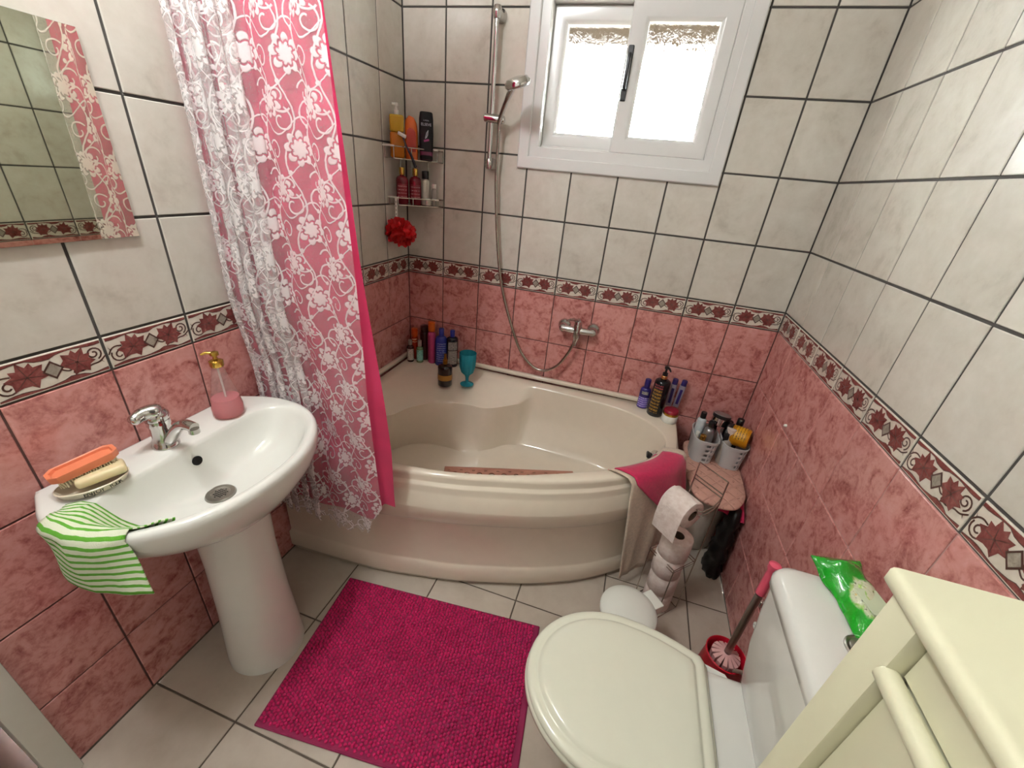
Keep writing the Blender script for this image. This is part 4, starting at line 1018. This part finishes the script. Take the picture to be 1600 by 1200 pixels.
# striped cloth over the basin edge
def stripe_cloth():
    mt, nt, b = new_mat('green_striped_terry'); pset(b, rough=.95)
    src, u, v, _ = xyz(nt, 'uv')
    w_ = v + (noise(nt, src, 6, 2)-.5)*.02
    s_ = sstep(.60, .70, m('SINE', w_*2*PI*15.5)*.5+.5)
    nt.links.new(mixc(nt, s_, '#e4e8cc', '#62aa30'), b.inputs['Base Color'])
    bump(nt, b, noise(nt, src, 150, 2), .6, .004); return mt
def cloth_mesh(rows, closed=False, th=.003):
    """thick cloth from rows of points (top surface); uv runs 0..1"""
    nr, nc = len(rows), len(rows[0]); P = [[Vector(p) for p in r] for r in rows]
    N = []
    for j in range(nr):
        for i in range(nc):
            a = P[j][min(i+1, nc-1)]-P[j][max(i-1, 0)]; b_ = P[min(j+1, nr-1)][i]-P[max(j-1, 0)][i]
            n_ = a.cross(b_); N.append(n_.normalized() if n_.length > 1e-9 else Vector((0, 0, 1)))
    top = [P[j][i] for j in range(nr) for i in range(nc)]; bot = [p-n_*th for p, n_ in zip(top, N)]
    fs = [(j*nc+i, j*nc+i+1, (j+1)*nc+i+1, (j+1)*nc+i) for j in range(nr-1) for i in range(nc-1)]; M_ = nr*nc
    fs += [tuple(M_+k for k in reversed(f)) for f in fs]
    for j in range(nr-1): fs += [(j*nc, (j+1)*nc, M_+(j+1)*nc, M_+j*nc), ((j+1)*nc+nc-1, j*nc+nc-1, M_+j*nc+nc-1, M_+(j+1)*nc+nc-1)]
    for i in range(nc-1): fs += [(i+1, i, M_+i, M_+i+1), ((nr-1)*nc+i, (nr-1)*nc+i+1, M_+(nr-1)*nc+i+1, M_+(nr-1)*nc+i)]
    uv = [(i/(nc-1), j/(nr-1)) for j in range(nr) for i in range(nc)]*2
    return MB().add([tuple(p) for p in top+bot], fs, 0, uv)
rows = []
def basin_z(x, y):                                              # height of the bowl surface under (x, y)
    dx, dy = x-.215, y-SY; a = math.atan2(dy, dx); t = math.hypot(dx, dy)/raycast(BOWL, (.215, 0), a)
    return float(np.interp(t, [.18, .35, .55, .72, .84, .92, .965, 1.0, 1.05], [.675, .680, .692, .712, .738, RZ-.034, RZ-.016, RZ-.006, RZ]))
IN = [np.array(p) for p in spline([(.120, -1.612), (.158, -1.572), (.210, -1.548), (.275, -1.540), (.335, -1.552)], 4)]
for j in range(37):
    s = j/36; row = []
    for i in range(17):
        q = i/16
        ex = .122+.178*q; ey = SY-float(np.interp(ex, [.10, .14, .20, .26, .32], [.288, .298, .298, .282, .245]))
        nx_, ny_ = (.0+.5*q*q), -1.0; L_ = math.hypot(nx_, ny_); nx_, ny_ = nx_/L_, ny_/L_
        ex2, ey2 = ex-nx_*.012, ey-ny_*.012
        if s < .42:                                             # lies inside, over the sloping bowl wall
            k = (.42-s)/.42; p_ = IN[int(round(q*(len(IN)-1)))]
            x = ex2+(p_[0]-ex2)*k; y = ey2+(p_[1]-ey2)*k
            z = basin_z(x, y)+.0055+.002*math.sin(9*q+8*k)
        elif s < .52:
            k = (s-.42)/.10; a = k*PI/2; x = ex2+nx_*.019*math.sin(a); y = ey2+ny_*.019*math.sin(a); z = RZ+.0055-.019*(1-math.cos(a))
        else:
            k = (s-.52)/.48; h = .098+.030*q+.012*math.sin(q*PI*1.5)
            x = ex2+nx_*.019+.028*k+.012*k*q; y = ey2+ny_*.019+.004*math.sin(q*7+k*4)-.004*k; z = RZ-.0135-h*k
        row.append((x, y, z))
    rows.append(row)
mb = cloth_mesh(rows, th=.003); bs = (.2, -1.66, .6); mb.xf(Matrix.Translation((-bs[0], -bs[1], -bs[2])))
o = mb.build('striped_cloth', stripe_cloth(), None, bs, angle=180); tag(o, 'green and white striped cleaning cloth draped over the washbasin edge', 'cloth')

# ================================================================== TOWELS OVER THE TUB END
def towel(name, label, mat, a0, a1, lift, zin, zout, skew=0.0, nc=26, seed=0.0, skewr=0.0):
    prof_in = [(-.118, zin), (-.105, zin+.05), (-.092, .520), (-.080, .540), (-.055, .5435), (-.025, .5435), (-.005, .5405), (.008, .530)]
    rows = []
    steps = prof_in + [(.013+.002*k, .522-(.522-zout)*k/16) for k in range(17)]
    for j, (d, z) in enumerate(steps):
        row = []; k = max(0, (j-len(prof_in))/16)
        for i in range(nc):
            q = i/(nc-1); A0 = a0+skew*k; A1 = a1-skewr*k; a = math.radians(A0+(A1-A0)*q)
            wv = (.009*math.sin(q*11+seed)+.006*math.sin(q*23+seed*2))*k
            drop = .012*math.sin(q*5+seed)*k
            r = outline(a)+d+lift+max(wv, -.004)+.012*k
            zz = z+(lift if d < .005 else 0)-drop
            row.append((TC[0]+r*math.cos(a), TC[1]+r*math.sin(a), zz))
        rows.append(row)
    mb = cloth_mesh(rows, th=.004); bs = (1.42, -.6, zout); mb.xf(Matrix.Translation((-bs[0], -bs[1], -bs[2])))
    return tag(mb.build(name, mat, None, bs, angle=180), label, 'towel')
def terry(name, col, var=.1):
    mt, nt, b = new_mat(name); pset(b, rough=.95); b.inputs['Sheen Weight'].default_value = .3
    src, *_ = xyz(nt, 'obj'); c = lin(col); f = noise(nt, src, 90, 3)
    nt.links.new(ramp(nt, f, [(.3, tuple(q*(1-var) for q in c[:3])+(1,)), (.7, tuple(min(1, q*(1+var)) for q in c[:3])+(1,))]), b.inputs['Base Color'])
    bump(nt, b, noise(nt, src, 420, 2), .5, .003); return mt
M_BEIGET = terry('beige_terry', '#d3bfa8'); M_PINKT = terry('raspberry_terry', '#c01d50')
towel('beige_towel', 'long beige towel hanging over the tub end nearly to the floor', M_BEIGET, -20.5, 6.0, .002, .45, .070, -.5, seed=1.0, skewr=9.0)
towel('pink_towel', 'short raspberry pink towel lying over the beige towel on the tub end', M_PINKT, -19.0, 2.5, .009, .47, .33, 13.0, seed=2.2)

# ================================================================== STOOL WITH QUILTED COVER, BASKET
st_ = thing('storage_stool', (1.672, -.255, 0), 'off white round storage stool between tub and right wall', 'stool')
rings = []
for z, rx_, ry_ in ((.0, .100, .108), (.01, .106, .116), (.20, .114, .130), (.345, .118, .145), (.355, .121, .150), (.385, .121, .150), (.392, .115, .14)):
    rings.append([(rx_*math.cos(2*PI*i/48), ry_*math.sin(2*PI*i/48), z) for i in range(48)])
MB().loft(rings[:4], 0, True, True).build('body', M_CREAMP, st_); MB().loft(rings[3:], 0, True, True).build('lid', M_CREAMP, st_)
def quilt_mat():
    mt, nt, b = new_mat('pink_quilting'); pset(b, rough=.9)
    src, x, y, z = xyz(nt, 'obj')
    l1 = m('ABSOLUTE', m('FLOORED_MODULO', (x+y)*14.0, 1.0)-.5); l2 = m('ABSOLUTE', m('FLOORED_MODULO', (x-y)*14.0, 1.0)-.5)
    h = m('MINIMUM', l1, l2); sp = sstep(.62, .70, noise(nt, src, 60, 2))
    nt.links.new(mixc(nt, sp*.7, '#c99a8a', '#7a4a44'), b.inputs['Base Color']); bump(nt, b, sstep(0, .12, h), .6, .005); return mt
qb = MB(); qp = [tuple(p) for p in spline([(-.105, .19), (.0, .20), (.105, .19), (.118, .08), (.116, -.08), (.105, -.17), (.06, -.235), (-.02, -.245), (-.09, -.215), (-.118, -.12), (-.12, .06)], 5, True)]
qb.loft([[(x*k, y*k, z) for x, y in qp] for z, k in ((0, .985), (.004, 1.0), (.010, 1.0), (.014, .985), (.015, .90), (.0165, .88), (.0175, .5), (.0175, .02))], 0, True, True)
qb.v = [(x, y, z-.10*max(0, -y-.155)**1.3*3) for x, y, z in qb.v]
o = qb.build('quilted_cover', quilt_mat(), None, (1.675, -.262, .393), angle=60); tag(o, 'pink quilted round cover lying on the storage stool', 'cover')
rows = []
for j in range(12):
    s = j/11; rows.append([(1.700+.092*(i/10), -.30-.135*s-.05*(i/10)*s+.004*math.sin(i*1.3), .388-.012*s-.055*s*s*s+.004*math.sin(i+j)) for i in range(11)])
mb = cloth_mesh(rows, th=.003); bs = (1.74, -.40, .33); mb.xf(Matrix.Translation((-bs[0], -bs[1], -bs[2]))); mb.v = [(x, y, z-.002) for x, y, z in mb.v]
tag(mb.build('red_cloth', M_PINKT, None, bs, angle=180), 'raspberry cloth peeking out under the quilted stool cover', 'cloth')
rows = []
for j in range(15):
    z = .36*j/14; k = j/14; r = .034+.006*math.sin(j*1.7); r *= (1-.35*k*k)
    rows.append([(r*1.0*math.cos(2*PI*i/20)*(1+.14*math.sin(3*i+j)), r*1.8*math.sin(2*PI*i/20)*(1+.12*math.sin(2*i+1.3*j)), z) for i in range(20)])
o = MB().loft(rows, 0, True, True).build('black_bag', plain('black_bag_plastic', '#0b0a0b', .4), None, (1.757, -.450, .001), angle=180); tag(o, 'crumpled black bag standing between stool and right wall', 'bag')
# basket: two rounded bins joined by one rim, walls pierced by square holes
zK = .4115
bk_ = thing('plastic_basket', (1.680, -.175, zK), 'frosted plastic basket with two compartments full of toiletries on the stool', 'basket')
M_FROST = clear_mat('frosted_plastic', '#f2f0ee', .3, .48)
def bin_part(cx, wd, holes):
    mb = MB(); NU, NV = 44, 9; H = .118
    def pt(u, v):
        k = .86+.14*v; hx_, hy_ = wd*k, .088*k; a = 2*PI*u/NU; e = .62
        c, s = math.cos(a), math.sin(a); return (cx+hx_*math.copysign(abs(c)**e, c), hy_*math.copysign(abs(s)**e, s)-.0*v, H*v)
    vs = [pt(u, v/NV) for v in range(NV+1) for u in range(NU)]; fs = []
    for v in range(NV):
        for u in range(NU):
            if v in (1, 2, 3, 4, 5, 6, 7) and v % 2 == 1 and u in holes: continue
            fs.append((v*NU+u, v*NU+(u+1) % NU, (v+1)*NU+(u+1) % NU, (v+1)*NU+u))
    fs.append(tuple(range(NU))); mb.add(vs, fs)
    rim_ = [Vector(pt(u, 1)) for u in range(NU+1)]; mb.tube([tuple(p) for p in rim_], .003, 6, caps=False)
    return mb
for cx, hs_ in ((-.060, (33, 35, 37, 9, 11, 13)), (.062, (34, 36, 38, 40, 9, 11, 13))):
    o = bin_part(cx, .056, hs_).build('compartment', M_FROST, bk_, angle=60); sd = o.modifiers.new('solid', 'SOLIDIFY'); sd.thickness = .0018
def in_basket(name, dx, dy, label, prof, mat, cap, capmat, cat='bottle', tilt=(0, 0, 0), dz=.004, **k):
    return bottle(name, (1.680+dx, -.175+dy, zK+dz), label, prof, mat, cap, capmat, cat=cat, tilt=tilt, **k)
in_basket('white_lotion_bottle', -.088, .030, 'white bottle with black cap at the back left of the basket', body(.020, .170, .010, .012, .002), plain('pale_blue_white', '#c6ccce', .35), capp(.0125, .172, .030), M_BLACK)
in_basket('silver_spray_can', -.052, -.008, 'silver spray can with black top in the left compartment of the basket', body(.024, .150, .022, .010), M_SILVER, capp(.014, .156, .026), M_BLACK)
in_basket('gold_mini_bottle', -.078, -.045, 'small gold capped bottle at the front left of the basket', body(.015, .085, .010, .008), clear_mat('clear_bottle', '#b8b2a8', .1, .4), capp(.0125, .088, .038), M_GOLD)
in_basket('white_mini_bottle', -.100, -.024, 'tiny white capped bottle at the left edge of the basket', body(.010, .105, .006, .006), M_CREAMP, capp(.009, .108, .018), M_PLAST)
in_basket('black_hair_product', -.034, .042, 'black bottle behind the silver can in the basket', body(.020, .150, .012, .012), M_BLACK, capp(.014, .154, .02), M_BLACK)
in_basket('grey_serum_tube', .026, -.036, 'tall grey cylinder bottle with pearly cap in the right compartment', body(.021, .150, .004, .018, .001), plain('warm_grey_plastic', '#a39a90', .3), capp(.0205, .1515, .034), plain('pearl_cap', '#d4c4b8', .25))
in_basket('dark_spray_bottle', .072, .042, 'dark bottle with black cap at the back right of the basket', body(.020, .165, .012, .012), M_NAVY, capp(.015, .168, .032), M_BLACK)
in_basket('navy_tub_bottle', .036, .050, 'navy bottle behind the grey cylinder in the basket', body(.017, .150, .012, .010), M_NAVY, capp(.012, .153, .022), M_NAVY)
t = thing('silver_jar', (1.664, -.150, zK+.162), 'round silver topped black jar resting on the bottles in the basket', 'jar'); t.rotation_euler = (math.radians(-10), math.radians(5), 0)
MB().lathe([(.033, 0), (.036, .003), (.036, .034)], 30).build('body', plain('mirror_silver_jar', '#c8c8c8', .12, 1.0), t)
MB().lathe([(.038, .035), (.039, .037), (.039, .048), (.037, .050)], 30).build('lid_edge', M_BLACK, t); MB().lathe([(.037, .0502), (.034, .053), (.001, .0535)], 30).build('lid_top', M_SILVER, t)
t = thing('yellow_hair_mask_jar', (1.716, -.190, zK+.150), 'yellow gold jar with black lid lying sideways on the basket', 'jar'); t.rotation_euler = (math.radians(8), math.radians(88), math.radians(-14))
MB().lathe([(.043, .0), (.045, .003), (.045, .066), (.042, .073), (.001, .074)], 32).build('body', M_YELL, t)
MB().lathe([(.046, -.022), (.047, -.020), (.047, -.001), (.046, .0)], 32).build('lid', M_BLACK, t)
q = MB(); arc_patch(q, .045, .012, .060, 1.6, 4.6, 0); q.build('label_print', M_YPRINT, t)

# ================================================================== TOILET PAPER STAND
PSX, PSY = 1.514, -.712; ps = thing('paper_stand', (PSX, PSY, 0), 'chrome wire toilet paper stand beside the tub end', 'paper stand', math.radians(-45))
# local axes: +x towards the right wall and camera, +y towards the right wall and window
hS = .058; wr_ = .0022
bs_ = MB(); sq = [(-hS, -hS), (hS, -hS), (hS, hS), (-hS, hS)]
bs_.tube([(x, y, wr_) for x, y in sq+sq[:1]], wr_, 6); bs_.tube([(-hS, 0, wr_), (hS, 0, wr_)], wr_, 6); bs_.build('base_frame', M_WIRE, ps)
rg = MB()
for z in (.265, .278): rg.tube([(x, y, z) for x, y in sq+sq[:1]], wr_, 6)
rg.build('cage_ring', M_WIRE, ps)
for x, y in sq[:2]: MB().tube([(x, y, .002), (x, y, .278)], wr_, 6).build('leg', M_WIRE, ps)
for x, y in sq[2:]: MB().tube([(x, y, .002), (x, y, .655)], wr_, 6).build('post', M_WIRE, ps)
tb = MB(); tb.tube([(hS, hS, .655), (-hS, hS, .655)], wr_, 6); tb.tube([(hS, hS, .60), (-hS, hS, .60)], wr_, 6); tb.tube([(hS+.002, hS, .585), (-hS-.002, hS, .585)], wr_, 6)
tb.tube([tuple(p) for p in spline([(hS, hS, .585), (hS+.012, hS-.05, .580), (hS+.012, -.03, .575), (hS, -.055, .570), (-.04, -.055, .570)], 5)], wr_, 6)
tb.tube([tuple(p) for p in spline([(hS, hS, .560), (hS+.010, hS-.05, .557), (hS+.010, -.03, .553), (hS, -.047, .550), (-.04, -.047, .550)], 5)], wr_, 6)
tb.build('roll_holder', M_WIRE, ps)
def paper_mat():
    mt, nt, b = new_mat('toilet_tissue'); pset(b, rough=.95)
    src, *_ = xyz(nt, 'obj'); f = noise(nt, src, 60, 3); nt.links.new(ramp(nt, f, [(.35, '#d8c6bc'), (.65, '#e6d8d0')]), b.inputs['Base Color']); bump(nt, b, noise(nt, src, 90, 3), .5, .003); return mt
M_TP = paper_mat(); M_TUBE = plain('cardboard', '#6a5848', .9)
def roll(loc, label, rot=(0, 0, 0), r=.054, h=.094, tail=None):
    t = thing('toilet_roll', loc, label, 'toilet roll', group='toilet rolls on the wire stand'); t.rotation_euler = rot
    MB().lathe([(.021, -h/2), (r-.003, -h/2), (r, -h/2+.003), (r, h/2-.003), (r-.003, h/2), (.021, h/2), (.021, -h/2)], 40, cap0=False, cap1=False).build('paper', M_TP, t, angle=50)
    MB().lathe([(.0208, -h/2+.001), (.0208, h/2-.001), (.0195, h/2-.001), (.0195, -h/2+.001), (.0208, -h/2+.001)], 28, cap0=False, cap1=False).build('core', M_TUBE, t)
    return t
rr_ = random.Random(4)
names_ = ['toilet roll at the bottom of the stack on the wire stand', 'second toilet roll from the floor on the wire stand', 'third toilet roll from the floor on the wire stand', 'toilet roll on top of the stack under the hanging roll']
for k in range(4): roll((PSX+rr_.uniform(-.003, .003)-.003*k, PSY+rr_.uniform(-.003, .003)-.004*k, .0055+.047+.0945*k), names_[k], (0, 0, k))
hx0 = (PSX-.0364-.006, PSY-.0364-.006)      # hanging roll: axis along the stand's local x
HZ = .533
t = roll((hx0[0]+.001, hx0[1]-.0015, HZ+.008), 'toilet roll hanging on the wire holder with a loose sheet', (PI/2, 0, math.radians(45)), r=.053, h=.098)
# loose sheet on the camera side, in the roll's own frame (its axis is local z; world up is local y)
sw = .0485; rows = []
for j in range(22):
    s = j/21
    if s < .35: a = PI/2+(s/.35)*PI/2*1.0; x, y = .0545*math.cos(a), .0545*math.sin(a)
    else: k = (s-.35)/.65; x, y = -.0545-.004*math.sin(k*3), -.105*k
    rows.append([(x, y, -sw+2*sw*i/8) for i in range(9)])
cloth_mesh(rows, th=.0012).build('loose_sheet', M_TP, t, angle=60)

# ================================================================== PEDAL BIN
pb = thing('pedal_bin', (1.368, -.985, 0), 'small pink pedal bin with white round lid in front of the toilet rolls', 'bin', math.radians(-48))
MB().lathe([(.070, .004), (.074, .008), (.084, .225), (.086, .232)], 40).build('body', plain('rose_bin', '#b3566a', .35), pb)
MB().lathe([(.071, 0), (.073, .004), (.073, .012), (.071, .014)], 40).build('foot_ring', M_BLACK, pb)
MB().lathe([(.092, .232), (.095, .235), (.095, .243), (.091, .249), (.070, .259), (.035, .266), (.001, .268)], 44).build('lid', M_PLAST, pb)
MB().rbox((-.034, .080, .205), (.034, .128, .246), .004, 2).build('hinge', M_PLAST, pb)
MB().rbox((-.018, -.10, .010), (.018, -.068, .018), .003, 2).build('pedal', M_BLACK, pb)

# ================================================================== TOILET BRUSH
M_REDP = plain('red_plastic', '#c4102a', .35)
bp_ = thing('brush_holder', (1.690, -.985, 0), 'red plastic toilet brush holder behind the toilet', 'brush holder')
MB().lathe([(.070, 0), (.072, .003), (.060, .180), (.062, .190), (.059, .193), (.055, .187), (.052, .06), (.001, .058)], 36).build('pot', M_REDP, bp_)
tb_ = thing('toilet_brush', (1.690, -.985, .075), 'toilet brush with chrome handle and pink grip standing in the red holder', 'toilet brush')
MB().tube([(0, 0, .06), (.006, .010, .40)], .0105, 14).build('handle', M_STEEL, tb_)
MB().tube([(.006, .010, .405), (.007, .013, .48), (.0075, .014, .495), (.0077, .0142, .506), (.008, .0145, .522), (.008, .0145, .527)], [.0125, .0125, .011, .016, .016, .007], 16).build('grip', plain('pink_rubber', '#e05a72', .4), tb_)
hb_ = MB(); 
for k in range(14):
    a = 2*PI*k/14; c, s = math.cos(a), math.sin(a); w2 = .0065
    hb_.add([(.010*c-w2*.5*s, .010*s+w2*.5*c, .128), (.010*c+w2*.5*s, .010*s-w2*.5*c, .128), (.043*c+w2*s, .043*s-w2*c, .114), (.043*c-w2*s, .043*s+w2*c, .114),
             (.010*c-w2*.5*s, .010*s+w2*.5*c, .02), (.010*c+w2*.5*s, .010*s-w2*.5*c, .02), (.040*c+w2*s, .040*s-w2*c, .02), (.040*c-w2*s, .040*s+w2*c, .02)],
            [(0, 1, 2, 3), (3, 2, 6, 7), (1, 5, 6, 2), (0, 3, 7, 4), (4, 7, 6, 5)])
hb_.build('bristles', plain('pale_pink_bristle', '#d8a6a2', .8), tb_, smooth=False)['kind'] = 'stuff'
bw = thing('wall_bracket', (RW, -.935, .40), 'chrome square wall bracket on the right wall next to the brush grip', 'bracket')
MB().rbox((-.006, -.022, -.022), (-.0005, .022, .022), .002, 2).build('plate', M_CHROME, bw)
mb = MB(); mb.rbox((-.066, -.010, .004), (-.006, .010, .012), .002, 1); mb.rbox((-.066, -.010, -.012), (-.006, .010, -.004), .002, 1); mb.rbox((-.072, -.010, -.012), (-.064, .010, .012), .002, 1); mb.build('arm', M_CHROME, bw)
wv_ = thing('pipe_stub', (RW, -.915, .275), 'white pipe stub with screw end on the right wall beside the cistern', 'pipe')
q = MB().lathe([(.016, 0), (.016, .006), (.012, .008), (.012, .038), (.010, .040), (.005, .040), (.005, .036), (.001, .036)], 22); q.xf(Matrix.Rotation(-PI/2, 4, 'Y') @ Matrix.Translation((0, 0, .0005))); q.build('stub', M_PLAST, wv_)
o = MB().lathe([(.005, 0), (.006, .002), (.004, .009), (.001, .010)], 14).xf(Matrix.Rotation(-PI/2, 4, 'Y')).build('suction_hook', M_PLAST, None, (RW-.0005, -.441, .776)); tag(o, 'tiny white stick on hook on the rose tiles of the right wall', 'hook')

# ================================================================== WIPES PACK ON THE CISTERN
def wipes_mat():
    mt, nt, b = new_mat('green_wipes_film'); pset(b, rough=.18, coat=.6)
    src, u, v, _ = xyz(nt, 'uv')
    n1 = noise(nt, src, 5, 3); du, dv = (u-.47)/.30, (v-.48)/.42
    d = m('SQRT', du*du+dv*dv)+(n1-.5)*.5
    inside = sstep(.08, -.08, d-.85)
    blot = sstep(.52, .62, noise(nt, src, 9, 3, .5, 1.0)); ink = sstep(.60, .66, noise(nt, src, 17, 4, .6, .5))
    c1 = mixc(nt, blot, '#cfd2b0', '#9fc06a'); c2 = mixc(nt, ink*.8, c1, '#4a4a38')
    yel = sstep(.66, .72, noise(nt, src, 6, 2)); c3 = mixc(nt, yel*.8, c2, '#c8a030')
    nt.links.new(mixc(nt, inside, '#0f9a1c', c3), b.inputs['Base Color']); bump(nt, b, noise(nt, src, 11, 3), .5, .006); return mt
wp = thing('wipes_pack', (1.722, -1.243, .792), 'crumpled green wet wipes pack lying at the back of the cistern', 'wipes pack', math.radians(90+12))
NU, NV = 34, 16; rows_t = []; rows_b = []; uv = []
def wtop(u, v):
    e = min(u, 1-u)/.16; k = ss(0, 1, e); w_ = .052*(1-.10*k) ; y = (v-.5)*2*w_
    h = .036*k*(1-abs(2*v-1)**2.4)+.002; h += .004*math.sin(u*17+v*9)*k
    z = h+(.030*ss(.74, 1.0, u)); return ((u-.5)*.195, y+.006*math.sin(u*8), z)
for j in range(NV+1):
    for i in range(NU+1): rows_t.append(wtop(i/NU, j/NV)); uv.append((i/NU, j/NV))
for j in range(NV+1):
    for i in range(NU+1):
        p = wtop(i/NU, j/NV); e = ss(.82, 1.0, i/NU); rows_b.append((p[0], p[1], .001+.027*ss(.74, 1.0, i/NU))); uv.append((i/NU, j/NV))
nn = (NU+1)*(NV+1); fs = [(j*(NU+1)+i, j*(NU+1)+i+1, (j+1)*(NU+1)+i+1, (j+1)*(NU+1)+i) for j in range(NV) for i in range(NU)]
fs += [tuple(nn+k for k in reversed(f)) for f in fs]
for j in range(NV): fs += [(j*(NU+1), (j+1)*(NU+1), nn+(j+1)*(NU+1), nn+j*(NU+1)), ((j+1)*(NU+1)+NU, j*(NU+1)+NU, nn+j*(NU+1)+NU, nn+(j+1)*(NU+1)+NU)]
for i in range(NU): fs += [(i+1, i, nn+i, nn+i+1), (NV*(NU+1)+i, NV*(NU+1)+i+1, nn+NV*(NU+1)+i+1, nn+NV*(NU+1)+i)]
MB().add(rows_t+rows_b, fs, 0, uv).build('film', wipes_mat(), wp, angle=180)
fl_ = MB().rbox((-.040, -.022, .0375), (.018, .022, .0395), .0008, 1); fl_.build('reseal_flap', plain('pale_flap', '#c9d6b4', .25), wp)
